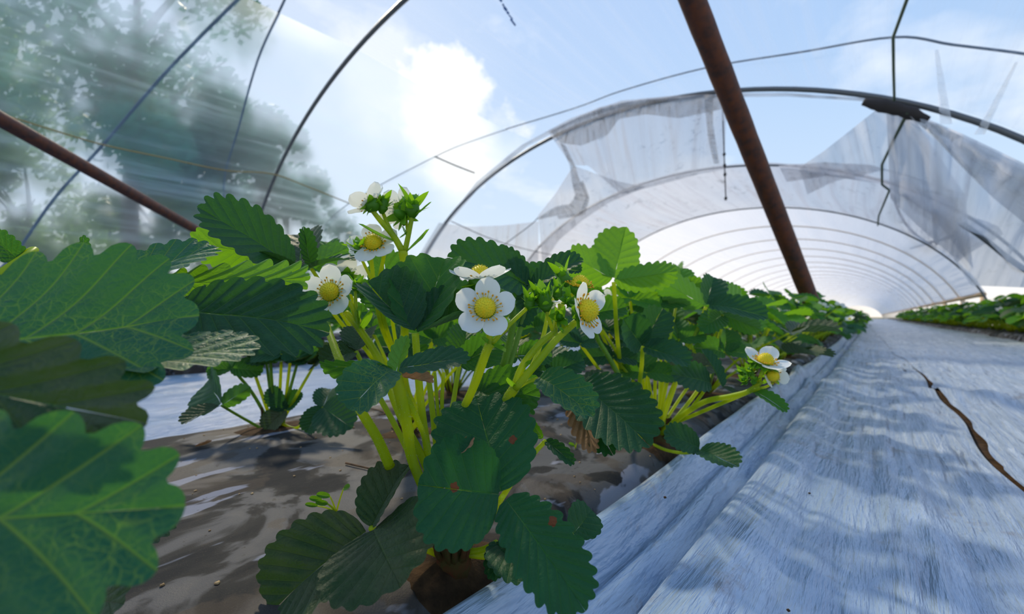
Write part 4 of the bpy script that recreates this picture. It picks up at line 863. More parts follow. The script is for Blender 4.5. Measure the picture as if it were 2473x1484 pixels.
for (b_, t_, n_) in [((955, 585, .328), (855, 556, .318), (0, .9, .5)), ((985, 607, .33), (1050, 560, .325), (.3, .7, .6)), ((965, 575, .33), (990, 560, .33), (0, .2, .9)), ((985, 575, .33), (972, 545, .33), (0, .2, .9)), ((1000, 520, .328), (1052, 496, .322), (.2, .7, .6))]:
    X, Y, Z = frame(P(*b_), P(*t_), cdir(*n_)); l_ = (P(*t_) - P(*b_)).length
    mb = MB(); leaflet(mb, l_, l_ * .18, 1, .4, .3, .4, seed=int(b_[0]), spt=3, nr=3, tooth=0.0); o = mk_part('bract', mb.mesh('bract', [M['sepal']]), Bp.root)
    o.matrix_basis = Matrix.Translation(P(*b_) - Bp.o) @ Matrix((X, Y, Z)).transposed().to_4x4()
# its leaves, upper left
Bp.leaf((712, 650, .37), [(760, 700, .39), (840, 800, .42), (930, 900, .46)], [
    dict(base=(705, 645, .37), tip=(478, 505, .31), w=.62, n=(.30, .55, .8), fold=.12, cup=.25, bend=-.3, nt_=9, tooth=.075, mat='leaf_dark'),
    dict(base=(640, 618, .355), tip=(452, 585, .335), w=.62, n=(.1, .1, -1), fold=.1, cup=.1, bend=-.2, nt_=8, mat='leaf_young'),
    dict(base=(715, 648, .372), tip=(625, 610, .34), w=.5, n=(0, .9, .4), fold=.2, bend=-.3, nt_=7, mat='leaf_dark'),
    dict(base=(722, 648, .38), tip=(735, 565, .42), w=.9, n=(0, .3, .9), fold=.2, bend=-.3, nt_=7, mat='leaf_old')], 'leaf_dark', hair=60)
Bp.leaf((752, 650, .36), [(800, 720, .38), (880, 840, .42), (950, 930, .46)], [
    dict(base=(750, 640, .36), tip=(732, 548, .345), w=.50, n=(.6, .1, .8), fold=.5, cup=.2, bend=.2, nt_=7, mat='leaf_dark'),
    dict(base=(752, 640, .365), tip=(840, 598, .375), w=.75, n=(-.1, .1, -1), fold=.2, cup=.2, bend=.2, nt_=6, mat='leaf'),
    dict(base=(745, 650, .36), tip=(855, 632, .345), w=.38, n=(.1, .9, .25), fold=.2, bend=-.5, nt_=7, mat='leaf_dark')], 'leaf_dark', hair=60)
Bp.leaf((945, 760, .37), [(960, 850, .4), (985, 950, .45)], [
    dict(tip=(925, 600, .36), w=.65, n=(0, 0, -1), fold=.2, bend=.2, mat='leaf'), dict(tip=(880, 680, .37), w=.8, n=(.2, .2, .9), fold=.3, mat='leaf'),
    dict(tip=(1050, 690, .38), w=.8, n=(-.2, .2, .9), fold=.3, mat='leaf_dark')], 'leaf', hair=0)
Bp.leaf((840, 690, .40), [(880, 800, .42), (960, 930, .46)], [
    dict(tip=(760, 720, .39), w=.8, n=(0, .6, .7), fold=.3, bend=-.3), dict(tip=(850, 650, .42), w=.8, n=(0, .4, .9), fold=.3, bend=-.3), dict(tip=(905, 720, .40), w=.8, n=(0, .5, .8), fold=.3, bend=-.3)], 'leaf', hair=0)

# ---------------------------------------------------------------- the plant beside the camera, left edge
C_ = Plant(on_bed(-0.27, -0.155), 'strawberry plant at the left frame edge whose huge leaves fill the corner')
C_.leaf((20, 870, .150), [(-250, 960, .135)], [
    dict(base=(-250, 885, .145), tip=(468, 770, .172), w=.78, n=(.0, .50, .92), fold=.05, cup=.3, bend=-.30, nt_=7, tooth=.10, mat='leaf_big', pleat=.012, wave=.05, hd=True, label='huge blue-green leaflet with yellow veins'),
    dict(base=(-20, 925, .150), tip=(628, 845, .185), w=.50, n=(-.02, .93, .36), fold=.08, cup=.1, bend=-.2, nt_=9, tooth=.06, mat='leaf_big', pleat=.016, hd=True),
    dict(base=(250, 700, .20), tip=(520, 600, .235), w=.55, n=(-.1, .5, .85), fold=.1, cup=.2, bend=-.3, nt_=7, tooth=.09, mat='leaf_big')], 'leaf_big', hair=0)
C_.leaf((420, 742, .208), [(300, 800, .19), (0, 1000, .15)], [
    dict(base=(425, 748, .208), tip=(790, 800, .225), w=.62, n=(.0, .58, .82), fold=.08, cup=.3, bend=-.35, nt_=9, tooth=.07, mat='leaf_dark', pleat=.035, hd=True),
    dict(base=(388, 684, .222), tip=(738, 668, .228), w=.30, n=(.05, -.25, -.95), fold=.06, cup=.1, bend=-.45, nt_=8, tooth=.09, mat='leaf_young', hd=True, label='bright leaflet lit from behind')], 'leaf_dark', hair=0)
C_.leaf((40, 620, .24), [(0, 660, .22)], [
    dict(base=(60, 640, .24), tip=(-60, 545, .22), w=.5, n=(.3, .5, .7), fold=.2, bend=-.3, mat='leaf_big'),
    dict(base=(205, 640, .25), tip=(203, 575, .25), w=.35, n=(.9, .1, .5), fold=.5, bend=.9, nt_=4, mat='leaf_big')], 'leaf_big', hair=0)
# blurred giant, lower left
C_.leaf((-200, 1150, .105), [(-400, 1250, .10)], [
    dict(base=(-420, 880, .112), tip=(340, 1020, .118), w=.38, n=(.0, .55, .85), fold=.1, cup=.2, bend=-.3, nt_=6, tooth=.09, mat='leaf_old', pleat=.03, label='olive-brown blurred leaflet'),
    dict(base=(-430, 1270, .098), tip=(425, 1225, .108), w=.62, n=(.05, .30, 1), fold=.05, cup=.25, bend=-.3, nt_=6, tooth=.085, mat='leaf_big', pleat=.03, hd=True),
    ], 'leaf_big', hair=0)
C_.leaf((230, 1330, .20), [(100, 1380, .19)], [
    dict(tip=(432, 1255, .205), w=.55, n=(.0, .6, .8), fold=.1, bend=-.3, nt_=9, pleat=.035), dict(base=(150, 1440, .18), tip=(300, 1460, .17), w=.7, n=(0, .7, .7), fold=.1, bend=-.3)], 'leaf_old', hair=0)

# ---------------------------------------------------------------- plant low in the left row
D_ = Plant(on_bed(-0.635, 0.22), 'strawberry plant left of the middle one with bare lower stalks above the left path')
dC = P(680, 1028, .58)
D_.leaf((535, 980, .52), [(565, 998, .54), (600, 1018, .57), (640, 1040, .58)], [
    dict(base=(530, 982, .52), tip=(440, 1025, .48), w=.62, n=(-.1, .7, .6), fold=.25, bend=-.3, nt_=8, mat='leaf_old'),
    dict(base=(533, 976, .522), tip=(505, 918, .56), w=1.1, n=(.2, -.1, 1), fold=.25, bend=-.2, nt_=7, mat='leaf_dark'),
    dict(base=(538, 978, .525), tip=(605, 935, .55), w=.7, n=(.3, .4, -.8), fold=.3, bend=-.2, nt_=6, mat='leaf')], 'leaf', .002, .0015, 60, 'stem_dark')
for i, (x, y, mt) in enumerate([(560, 890, 'leaf'), (600, 860, 'leaf_dark'), (640, 850, 'leaf'), (680, 855, 'leaf_dark'), (720, 870, 'leaf'), (760, 880, 'leaf_old'), (650, 800, 'leaf'), (710, 790, 'leaf_young')]):
    rnd = random.Random(i + 40); nd = (x, y, .56 + .02 * (i % 3))
    D_.leaf(nd, [(lerp(x, 670, .45), 950, .57), (665 + i * 4 - 10, 1030, .58)], [
        dict(tip=(x + rnd.uniform(-75, -40), y + rnd.uniform(-25, 25), .55), w=.85, n=(-.2, .5, .8), fold=.3, bend=-.4, nt_=7),
        dict(tip=(x + rnd.uniform(-20, 20), y - rnd.uniform(40, 65), .60), w=.85, n=(.1, .4, .9), fold=.3, bend=-.3, nt_=7),
        dict(tip=(x + rnd.uniform(40, 75), y + rnd.uniform(-25, 25), .57), w=.85, n=(.2, .5, .8), fold=.3, bend=-.4, nt_=7)], mt, .0024, .0018, 60, 'stem' if i % 2 else 'stem_dark')
D_.leaf((780, 985, .53), [(750, 1010, .55), (710, 1035, .57)], [
    dict(tip=(740, 1045, .52), w=.9, n=(0, .5, .8), fold=.2), dict(tip=(850, 1035, .50), w=.9, n=(0, .6, .8), fold=.2), dict(tip=(800, 940, .56), w=1.0, n=(0, .3, .9), fold=.3)], 'leaf_dark', hair=0)
D_.leaf((690, 990, .57), [(685, 1010, .58), (680, 1035, .58)], [
    dict(tip=(655, 935, .57), w=.8, n=(0, 0, 1), fold=.3), dict(tip=(725, 945, .58), w=.8, n=(0, .1, 1), fold=.3), dict(tip=(640, 1040, .56), w=.9, n=(0, .4, .9), fold=.2, mat='leaf_old')], 'leaf_dark', hair=0)

# ---------------------------------------------------------------- next plant right of the middle one
R_ = Plant(P(1590, 1062, .53), 'strawberry plant right of the middle one, with an upright bright three-part leaf')
R_.leaf((1482, 682, .47), [(1485, 730, .475), (1492, 830, .49), (1510, 930, .51), (1570, 1050, .53)], [
    dict(base=(1482, 672, .47), tip=(1512, 548, .48), w=1.02, n=(-.1, .1, -1), fold=.30, cup=.25, bend=.15, nt_=8, tooth=.06, mat='leaf_young'),
    dict(base=(1478, 674, .47), tip=(1372, 610, .46), w=.72, n=(.1, -.1, -1), fold=.25, cup=.2, bend=-.25, nt_=7, mat='leaf_young'),
    dict(base=(1486, 676, .47), tip=(1634, 655, .455), w=.52, n=(-.1, -.15, -1), fold=.25, cup=.2, bend=-.35, nt_=9, mat='leaf_young')], 'leaf_young', .0027, .0024, 160, label='upright bright green leaf')
R_.leaf((1552, 838, .46), [(1550, 880, .47), (1545, 960, .5), (1570, 1050, .53)], [
    dict(base=(1550, 834, .46), tip=(1505, 770, .44), w=1.0, n=(.1, .2, 1), fold=.35, cup=.3, bend=.1, nt_=7),
    dict(base=(1552, 834, .462), tip=(1600, 745, .47), w=.85, n=(-.2, .15, 1), fold=.35, cup=.3, bend=.1, nt_=7),
    dict(base=(1556, 838, .46), tip=(1665, 880, .43), w=.62, n=(.1, .5, .85), fold=.25, cup=.3, bend=-.4, nt_=8)], 'leaf_dark', .0027, .0022, 120)
R_.leaf((1400, 930, .42), [(1430, 985, .45), (1500, 1040, .5), (1570, 1060, .53)], [
    dict(base=(1400, 930, .42), tip=(1568, 1075, .36), w=.78, n=(.1, .45, .9), fold=.2, cup=.3, bend=-.35, nt_=10, mat='leaf_dark', hd=True),
    dict(base=(1385, 950, .42), tip=(1440, 1092, .375), w=.42, n=(-.5, .2, .8), fold=.4, bend=-.3, nt_=8, mat='leaf_brown', label='dried brown leaflet'),
    dict(base=(1398, 960, .425), tip=(1480, 1098, .375), w=.50, n=(-.1, .2, .9), fold=.3, bend=-.3, nt_=8, mat='leaf_spot'),
    dict(base=(1400, 930, .42), tip=(1465, 902, .44), w=.45, n=(0, .9, .3), fold=.3, bend=-.2, nt_=6, mat='leaf_old')], 'leaf_dark', hair=40)
R_.leaf((1705, 742, .55), [(1690, 780, .55), (1655, 860, .55), (1620, 960, .54), (1585, 1055, .53)], [
    dict(base=(1700, 738, .55), tip=(1600, 680, .53), w=.55, n=(0, .2, -1), fold=.2, bend=-.4, nt_=8, mat='leaf'),
    dict(base=(1705, 735, .555), tip=(1722, 672, .58), w=.8, n=(0, .3, .9), fold=.3, nt_=7, mat='leaf_dark'),
    dict(base=(1712, 738, .55), tip=(1850, 765, .52), w=.52, n=(.1, .5, .8), fold=.2, bend=-.5, nt_=9, mat='leaf_dark')], 'leaf', .0030, .0024, 160)
R_.leaf((1745, 760, .56), [(1740, 800, .555), (1700, 920, .55), (1600, 1050, .535)], [
    dict(tip=(1690, 800, .54), w=.7, n=(-.1, .4, .9), fold=.3, bend=-.3), dict(tip=(1835, 795, .54), w=.6, n=(.1, .1, -1), fold=.3, bend=-.4), dict(tip=(1800, 720, .60), w=.9, n=(0, .3, -.9), fold=.3)], 'leaf', .0026, .002, 60)
R_.leaf((1712, 925, .47), [(1690, 960, .48), (1640, 1020, .51), (1590, 1055, .53)], [
    dict(base=(1715, 925, .47), tip=(1622, 905, .455), w=.65, n=(0, .45, .9), fold=.2, bend=-.4, nt_=8, mat='leaf_dark'), dict(base=(1745, 935, .47), tip=(1695, 845, .49), w=.5, n=(.5, .2, .8), fold=.4, bend=-.2, nt_=7, mat='leaf_dark'), dict(base=(1745, 935, .47), tip=(1775, 955, .45), w=.5, n=(0, .8, .5), fold=.3, mat='leaf_old')], 'leaf_dark', hair=40)
R_.leaf((1690, 1088, .42), [(1655, 1095, .43), (1610, 1088, .47), (1575, 1073, .52)], [
    dict(base=(1688, 1082, .42), tip=(1603, 1045, .42), w=.75, n=(0, .6, .8), fold=.15, bend=-.3, nt_=8), dict(base=(1690, 1088, .42), tip=(1782, 1128, .375), w=.66, n=(.1, .45, .9), fold=.2, bend=-.3, nt_=9)], 'leaf_dark', .0019, .0015, 90, 'stem', label='low leaf reaching over the path film')
R_.stalk([(1590, 1055, .53), (1640, 1010, .49), (1700, 972, .45), (1765, 958, .42), (1810, 945, .405), (1840, 920, .40)], .0034, .0024, 420)
R_.stalk([(1830, 935, .402), (1838, 905, .40), (1846, 885, .40)], .0018, .0013, 60); R_.stalk([(1825, 940, .403), (1850, 935, .4), (1868, 925, .40)], .0014, .0010, 40)
R_.leaf((1820, 945, .405), [(1810, 947, .405)], [dict(tip=(1897, 995, .375), w=.42, n=(0, .6, .8), fold=.3, bend=-.5, nt_=7)], 'leaf', hair=0)
R_.flower((1848, 873, .40), (.05, .85, .35), .036, roll=.4, lifts=[.2, .3, .1, .1, .5], seedn=21, cup=.25, label='white flower low at the path edge')
R_.flower((1866, 908, .40), (-.1, -.1, 1), .028, roll=.9, lifts=[.9, .9, .8, .9, .7], missing=(0, 2), seedn=22, label='half closed white flower hanging under another')
for p_, a_, s_ in [((1812, 905, .405), (-.3, 1, .3), .014), ((1800, 925, .41), (-.6, .8, .3), .012), ((1822, 882, .41), (-.5, 1, .1), .014), ((1868, 890, .41), (.5, .8, .2), .013), ((1820, 925, .40), (0, 1, .4), .011), ((1795, 905, .42), (-.6, 1, .2), .012)]:
    R_.bud(p_, a_, s_)
R_.stalk([(1570, 1050, .53), (1490, 900, .44), (1462, 850, .42), (1440, 810, .40), (1448, 775, .39)], .0030, .0018, 200, 'stem_dark')
R_.flower((1470, 727, .52), (.3, .4, .9), .026, seedn=23, label='small white flower right of the petal-less centre')
for i, (x, y, d, mt) in enumerate([(1430, 760, .5, 'leaf'), (1520, 720, .55, 'leaf_young'), (1590, 735, .56, 'leaf'), (1640, 700, .60, 'leaf_young'), (1470, 800, .52, 'leaf_dark'), (1560, 900, .50, 'leaf'), (1640, 820, .55, 'leaf'), (1400, 830, .45, 'leaf_dark')]):
    rnd = random.Random(i + 70)
    R_.leaf((x, y, d), [(lerp(x, 1575, .5), lerp(y, 1060, .5), .52), (1578 + i * 2, 1058, .53)], [
        dict(tip=(x + rnd.uniform(-80, -45), y + rnd.uniform(-25, 25), d), w=.85, n=(-.2, .5, .8), fold=.3, bend=-.4, nt_=7),
        dict(tip=(x + rnd.uniform(-20, 20), y - rnd.uniform(40, 65), d + .03), w=.85, n=(.1, .4, .9), fold=.3, bend=-.3, nt_=7),
        dict(tip=(x + rnd.uniform(45, 80), y + rnd.uniform(-25, 25), d), w=.85, n=(.2, .5, .8), fold=.3, bend=-.4, nt_=7)], mt, .0024, .0018, 60)

for i, (pl, x, y, d, mt) in enumerate([(Bp, 900, 800, .46, 'leaf'), (Bp, 960, 840, .50, 'leaf_dark'), (Bp, 1045, 820, .48, 'leaf'), (Bp, 1120, 780, .50, 'leaf_young'), (Bp, 830, 770, .44, 'leaf'), (Bp, 790, 650, .50, 'leaf'), (A, 1250, 860, .36, 'leaf'), (A, 1330, 900, .36, 'leaf_dark'), (A, 1290, 790, .38, 'leaf'), (Bp, 1230, 760, .52, 'leaf'), (Bp, 1080, 720, .50, 'leaf_dark'), (R_, 1400, 720, .5, 'leaf'), (R_, 1530, 780, .56, 'leaf'), (R_, 1480, 860, .5, 'leaf_dark'), (R_, 1600, 800, .58, 'leaf'), (R_, 1650, 890, .52, 'leaf_old'), (R_, 1750, 850, .55, 'leaf')]):
    rnd = random.Random(i + 170); c = pl.o + Vector((0, 0, .01)); nd = P(x, y, d)
    pl.leaf((x, y, d), [tuple(c.lerp(nd, .5) + Vector((0, 0, .02))) + () , ] if False else [(lerp(x, 1236 + F * (c - CAM).dot(RT) / (c - CAM).dot(FW), .5), lerp(y, 1000, .5), d), (CX + F * (c - CAM).dot(RT) / (c - CAM).dot(FW), CY - F * (c - CAM).dot(UP) / (c - CAM).dot(FW), (c - CAM).dot(FW))], [
        dict(tip=(x + rnd.uniform(-85, -50), y + rnd.uniform(-30, 20), d), w=.85, n=(-.2, .5, .8), fold=.3, bend=-.4, nt_=7),
        dict(tip=(x + rnd.uniform(-20, 20), y - rnd.uniform(40, 70), d + .03), w=.85, n=(.1, .4, .9), fold=.35, bend=-.3, nt_=7),
        dict(tip=(x + rnd.uniform(50, 85), y + rnd.uniform(-30, 20), d), w=.85, n=(.2, .5, .8), fold=.3, bend=-.4, nt_=7)], mt, .0022, .0016, 0)
# ---------------------------------------------------------------- generated plants of the rows
LMATS = ['leaf', 'leaf_dark', 'leaf_young', 'leaf_old']
def small_flower_mesh(full=True, seed=0):
    mb = MB(); s = .032; r = s * .17
    dome(mb, r, r, 1, nb=0)
    for k in range(5):
        petal(mb, s * .46, s * .45, .25, 0, 0, Matrix.Rotation(2 * math.pi * k / 5, 4, 'Z') @ Matrix.Translation((0, r * .75, -.0005 * (k % 2))) @ Matrix.Rotation(.2, 4, 'X'), seed + k, 5, 4)
    sepals(mb, s * .4, s * .2, -.1, 8, 2, Matrix.Translation((0, 0, -r * .5)), seed)
    return mb.mesh('flower', [M['petal'], M['yellow'], M['sepal']])
FL = [small_flower_mesh(seed=i * 9) for i in range(3)]
LEAFLETS = {}
for mt in LMATS:
    for i in range(2):
        mb = MB(); rr = random.Random(i * 7 + hash(mt) % 97 if False else i * 7 + len(mt))
        leaflet(mb, 1, .88, 8, .28 + .12 * i, .3, -.45 + .3 * i, seed=i + len(mt), spt=4, nr=5, flatscale=.07); LEAFLETS[mt, i] = mb.mesh('leaflet', [M[mt]])
def leaf_frames(rnd, nd, out_dir, scale):
    """three leaflets around the stalk end"""
    nrm = Vector((out_dir.x * rnd.uniform(.1, .6), out_dir.y * rnd.uniform(.1, .6), 1)).normalized(); nrm = (nrm + Vector((rnd.uniform(-.3, .3), rnd.uniform(-.3, .3), 0))).normalized()
    res = []
    for da in (-1.25, 0, 1.25):
        d = Matrix.Rotation(da, 3, nrm) @ (out_dir - nrm * out_dir.dot(nrm)).normalized(); d = (d + Vector((0, 0, rnd.uniform(-.15, .35)))).normalized()
        z = (nrm - d * nrm.dot(d)).normalized(); x = d.cross(z); L = scale * rnd.uniform(.85, 1.1) * (1.1 if da == 0 else 1)
        res.append(Matrix.Translation(nd + d * 0.004) @ Matrix((x * L, d * L, z * L)).transposed().to_4x4())
    return res
def gen_spec(seed, nleaf=13, hmax=.20, spread=.15, nfl=3):
    rnd = random.Random(seed); S = dict(leaves=[], flowers=[])
    for i in range(nleaf):
        a = 2.4 * i + rnd.uniform(-.4, .4); q = (i + .5) / nleaf; rad = spread * (0.25 + .75 * q) * rnd.uniform(.8, 1.1); h = hmax * (1 - .55 * q ** 1.5) * rnd.uniform(.75, 1.1)
        d = Vector((math.cos(a), math.sin(a), 0)); nd = d * rad + Vector((0, 0, h)); pts = [d * .006, d * rad * .4 + Vector((0, 0, h * .55)), nd]
        S['leaves'].append((pts, nd, leaf_frames(rnd, nd, d, rnd.uniform(.052, .072)), rnd.choices(range(4), [5, 3, 3, .6])[0], rnd.randrange(2)))
    for i in range(nfl):
        a = rnd.random() * 6.28; rad = spread * rnd.uniform(.3, 1.05); h = hmax * rnd.uniform(.5, 1.02); d = Vector((math.cos(a), math.sin(a), 0)); p = d * rad + Vector((0, 0, h))
        S['flowers'].append(([d * .008, d * rad * .5 + Vector((0, 0, h * .6)), p], p, (Vector((rnd.uniform(-.6, .6), rnd.uniform(-1, 0), 1))).normalized(), rnd.randrange(3)))
    return S
def crown_mesh():
    mb = MB(); tube(mb, [(0, 0, -.01), (0, 0, .004), (0, 0, .02)], [.016, .013, .006], 8)
    for k in range(10):
        a = k * 2.4; d = Vector((math.cos(a), math.sin(a), 0)) * .014; tube(mb, smooth_path([d * .2, d + Vector((0, 0, .01)), d * 1.4 + Vector((0, 0, .03))], 3), [.003, .001], 4)
    return mb.mesh('crown', [M['crown']])
CRM = crown_mesh()
def proto_detail(seed, **k):
    S = gen_spec(seed, **k); root = bpy.data.objects.new('strawberry_plant', None); COL.objects.link(root)
    mk_part('crown', CRM, root)
    for pts, nd, fr, mt, v in S['leaves']:
        mb = MB(); tube(mb, smooth_path([p - nd for p in pts], 4), [.0023, .0016], 6); lf = mk_part('leaf', mb.mesh('leaf_stalk', [M['stem' if mt else 'stem_dark']]), root, nd)
        for f in fr:
            o = mk_part('leaflet', LEAFLETS[LMATS[mt], v], lf); o.matrix_basis = Matrix.Translation(-nd) @ f
    for pts, p, n, v in S['flowers']:
        mb = MB(); tube(mb, smooth_path(pts, 4), [.0020, .0013], 6); mk_part('flower_stalk', mb.mesh('flower_stalk', [M['stem']]), root)
        f = mk_part('flower', FL[v], root); f.matrix_basis = Matrix.Translation(p) @ n.to_track_quat('Z', 'Y').to_matrix().to_4x4()
    return root
def proto_mid(seed, parts=True, lod=0, **k):
    """same plant with leaves, flowers merged per part"""
    S = gen_spec(seed, **k); root = bpy.data.objects.new('strawberry_plant', None); COL.objects.link(root)
    mb = MB()
    for pts, nd, fr, mt, v in S['leaves']:
        tube(mb, smooth_path(pts, 3), [.0023, .0016], 4, 4)
        for f in fr:
            sc_ = f.to_scale()[0]
            leaflet(mb, 1, .88, 6, .3, .3, -.4 + .3 * v, seed=int(nd.x * 999) + v, spt=3, nr=2, M4=f, mi=mt, tooth=.08, flatscale=.07)
    for pts, p, n, v in S['flowers']:
        tube(mb, smooth_path(pts, 3), [.002, .0013], 4, 4); R = Matrix.Translation(p) @ n.to_track_quat('Z', 'Y').to_matrix().to_4x4()
        mf = MB()
        for q in range(5): petal(mf, .015, .0145, .25, 0, 0, R @ Matrix.Rotation(2 * math.pi * q / 5, 4, 'Z') @ Matrix.Translation((0, .004, 0)) @ Matrix.Rotation(.2, 4, 'X'), q, 2, 2)
        dome(mf, .0055, .0055, 1, R, nb=0); mk_part('flower', mf.mesh('flower', [M['petal'], M['yellow']]), root)
    tube(mb, [(0, 0, -.01), (0, 0, .02)], [.015, .006], 6, 5)
    mk_part('foliage', mb.mesh('foliage', [M[m] for m in LMATS] + [M['stem'], M['crown']]), root)
    return root
def copy_tree(o, parent=None):
    c = o.copy(); COL.objects.link(c)
    if parent: c.parent = parent
    for ch in o.children: copy_tree(ch, c)
    return c
rndp = random.Random(8)
DP = [proto_detail(300 + i, nleaf=14, hmax=.19, spread=.15, nfl=4) for i in range(3)]
MP = [proto_mid(500 + i, nleaf=13, hmax=.185, spread=.155, nfl=4) for i in range(5)]
used = set()
def put(proto, x, y, label, group=None, s=1.0, z=None):
    c = proto if id(proto) not in used else copy_tree(proto)
    used.add(id(proto))
    c.location = (x, y, (BEDZ + .003) if z is None else z); c.rotation_euler = (0, 0, rndp.random() * 6.28); c.scale = (s, s, s)
    return tag(c, label, 'strawberry plant', group)
# near bed, right row beyond the hero plants
near_lab = ['strawberry plant behind the flower cluster at the path edge', 'strawberry plant second beyond the flower at the path edge', 'strawberry plant in the right row just before the rusty pole foot',
            'strawberry plant in the right row at the rusty pole foot', 'strawberry plant in the right row just past the rusty pole foot']
k = 0
for i in range(5):
    put(DP[k % 3], -.25 + rndp.uniform(-.015, .015), .88 + .34 * i, near_lab[i], s=rndp.uniform(1.05, 1.18)); k += 1
lab_l = ['strawberry plant in the left row behind the cupped centre leaf', 'strawberry plant in the left row behind the dark leaf above the side-on flower', 'strawberry plant in the left row behind the upright bright leaf',
         'strawberry plant in the left row, hidden low behind the upright bright leaf', 'strawberry plant in the left row left of the rusty pole foot']
for i in range(5):
    put(DP[k % 3], -.64 + rndp.uniform(-.015, .015), .56 + .35 * i, lab_l[i], s=rndp.uniform(1.0, 1.12)); k += 1
k = 0
for i in range(42):
    y = 2.58 + .34 * i
    Q = DP if i < 6 else MP
    put(Q[k % len(Q)], -.26 + rndp.uniform(-.02, .02), y, 'strawberry plant in the right row of the near bed, beyond the rusty pole', 'near bed right row', rndp.uniform(1.05, 1.2)); k += 1
    put(Q[(k + 2) % len(Q)], -.64 + rndp.uniform(-.02, .02), y - .15, 'strawberry plant in the left row of the near bed, beyond the rusty pole', 'near bed left row', rndp.uniform(.9, 1.08)); k += 1
for i in range(62):
    y = 4.7 + .36 * i
    for x, nm in ((1.08, 'inner'), (1.25, 'outer')):
        put(MP[k % 5], x + rndp.uniform(-.03, .03), y + rndp.uniform(-.05, .05), 'strawberry plant in the %s row of the right bed' % nm, 'right bed %s row' % nm, rndp.uniform(1.5, 1.8)); k += 1
for c, nm in ((-2.05, 'first'), (-3.65, 'second')):
    for i in range(26):
        for dx in (-.17, .17):
            put(MP[k % 5], c + dx + rndp.uniform(-.03, .03), -.6 + .38 * i + (0.15 if dx > 0 else 0), 'strawberry plant in the %s bed left of the near bed' % nm, '%s left bed' % nm, rndp.uniform(.85, 1.0)); k += 1

# planting holes: dark soil showing through the slits of the near bed film
for i, (x, y, r) in enumerate([(A.o.x, A.o.y, .030), (Bp.o.x, Bp.o.y, .035), (D_.o.x, D_.o.y, .045), (R_.o.x, R_.o.y, .04)] + [(-.25, .88 + .34 * i, .05) for i in range(4)] + [(-.64, .56 + .35 * i, .05) for i in range(4)]):
    mb = MB(); rows = []
    for a in range(5):
        rows.append([])
        for b in range(25):
            th = 2 * math.pi * b / 24; rr = r * a / 4 * (1 + .25 * noise.noise(Vector((math.cos(th) * 1.5 + i, math.sin(th) * 1.5, a))))
            X, Y = x + rr * math.cos(th), y + rr * math.sin(th) * 1.3; rows[-1].append((X, Y, bedz(-.455)(X, Y) + .0015 * (1 - (a / 4) ** 3) - (0.003 if a == 4 else 0)))
    grid(mb, rows); tag(link('planting_hole', mb.mesh('planting_hole', [M['soil']])), 'dark soil of a planting hole in the grey film', 'planting hole', 'planting holes', 'structure')
# crumbs and litter on the near bed
mb = MB(); rnd = random.Random(77)
for i in range(170):
    x, y = rnd.uniform(-.70, -.19), rnd.uniform(-.12, .9); r = rnd.uniform(.0006, .0018); z = bedz(-.455)(x, y) + r * .4
    vs = [Vector((x, y, z)) + Vector((math.cos(a) * math.cos(b), math.sin(a) * math.cos(b), .6 * math.sin(b))) * r * rnd.uniform(.7, 1.3) for b in (-.9, 0, .9) for a in [j * 1.047 for j in range(6)]]
    fs = [(b * 6 + a, b * 6 + (a + 1) % 6, (b + 1) * 6 + (a + 1) % 6, (b + 1) * 6 + a) for b in range(2) for a in range(6)] + [(5, 4, 3, 2, 1, 0), (12, 13, 14, 15, 16, 17)]
    mb.add(vs, fs)
tag(link('soil_crumbs', mb.mesh('soil_crumbs', [M['crumb']])), 'pale crumbs of soil and straw scattered on the grey bed film', 'crumbs', kind='stuff')
def bedpt(px, py, h=.001):
    D = ray(px, py); z = BEDZ
    for _ in range(6):
        lam = (z + h - CAMZ) / D.z; p = CAM + D * lam; z = bedz(-.455)(p.x, p.y)
    return p
for px, label in (([(835, 1119), (865, 1126), (905, 1135), (940, 1140)], 'brown twig lying on the bed left of the stalks'), ([(945, 1030), (958, 1045), (972, 1068)], 'dark twig leaning behind the thick stalk'), ([(880, 985), (910, 990), (930, 998), (915, 1003)], 'curled dry stem on the bed behind the young leaf')):
    mb = MB(); tube(mb, smooth_path([bedpt(x, y, .002) for x, y in px], 5), [.0011, .0008], 6); tag(link('twig', mb.mesh('twig', [M['wood']])), label, 'twig')
p = bedpt(472, 1079, .001); mb = MB()
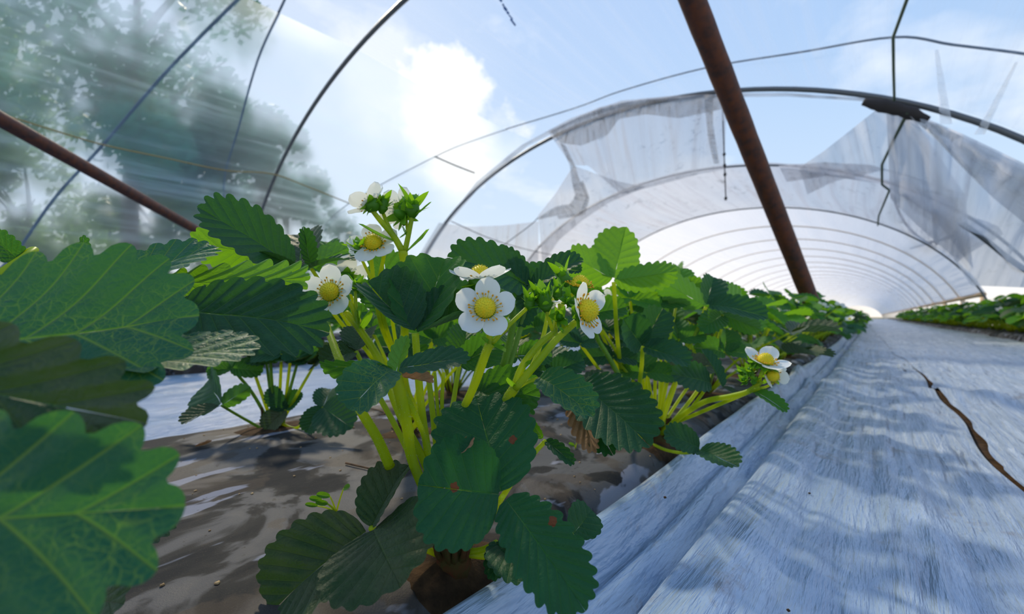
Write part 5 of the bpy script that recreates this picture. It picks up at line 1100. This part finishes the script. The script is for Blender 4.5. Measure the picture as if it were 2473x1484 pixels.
leaflet(mb, .018, .010, 2, .5, .4, .6, seed=3, spt=4, nr=4); o = tag(link('dry_leaf_scrap', mb.mesh('dry_leaf_scrap', [M['leaf_brown']])), 'small brown leaf scrap on the bed at the left path edge', 'leaf scrap'); o.location = p; o.rotation_euler = (0, 0, -.6)
# seedlings
def seedling(px, py, label, s, tips):
    p = bedpt(px, py, 0); root = empty('seedling', p); tag(root, label, 'seedling'); bpy.context.view_layer.update()
    for (dx, dy, L, w) in tips:
        d = (p - CAM).dot(FW); t = RT * dx / F * d + UP * dy / F * d; mb = MB(); tube(mb, smooth_path([(0, 0, 0), t * .5 + Vector((0, 0, .001)), t], 4), [.0007, .0005], 5); mk_part('stalk', mb.mesh('stalk', [M['stem']]), root)
        mb = MB(); leaflet(mb, L, L * w, 1, .3, .2, .3, seed=int(dx) + 9, spt=4, nr=3, tooth=0.0)
        X, Y, Z = frame(Vector((0, 0, 0)), RT * (-1 if dx < 0 else 1) + UP * .3 - FW * .4, cdir(0, .7, .7)); o = mk_part('leaf', mb.mesh('seed_leaf', [M['leaf_young']]), root); o.matrix_basis = Matrix.Translation(t) @ Matrix((X, Y, Z)).transposed().to_4x4()
seedling(812, 1238, 'light green seedling beside the dusty dark leaf', 1, [(-35, 30, .010, .5), (-15, 38, .011, .5), (-45, 15, .010, .4), (18, 58, .008, .7), (-20, 20, .010, .5)])
seedling(1390, 1085, 'tiny green seedling beside the dried brown leaflet', 1, [(-2, 8, .010, .6), (2, 14, .008, .6)])
for i, (x, y, r) in enumerate([(1955, 1192, .0013), (1606, 1202, .0013), (1478, 1405, .0012), (1904, 1475, .0011)]):
    D = ray(x, y); p = CAM + D * ((0.012 - CAMZ) / D.z); z = pathz(p.x, p.y) + .002; p = CAM + D * ((z - CAMZ) / D.z); mb = MB(); tube(mb, [p + Vector((-r, 0, 0)), p, p + Vector((r, 0, 0))], [r * .4, r, r * .4], 6)
    tag(link('soil_crumb', mb.mesh('soil_crumb', [M['soil']])), 'tiny dark soil crumb on the silver-blue path film', 'crumb', 'crumbs on the path film')
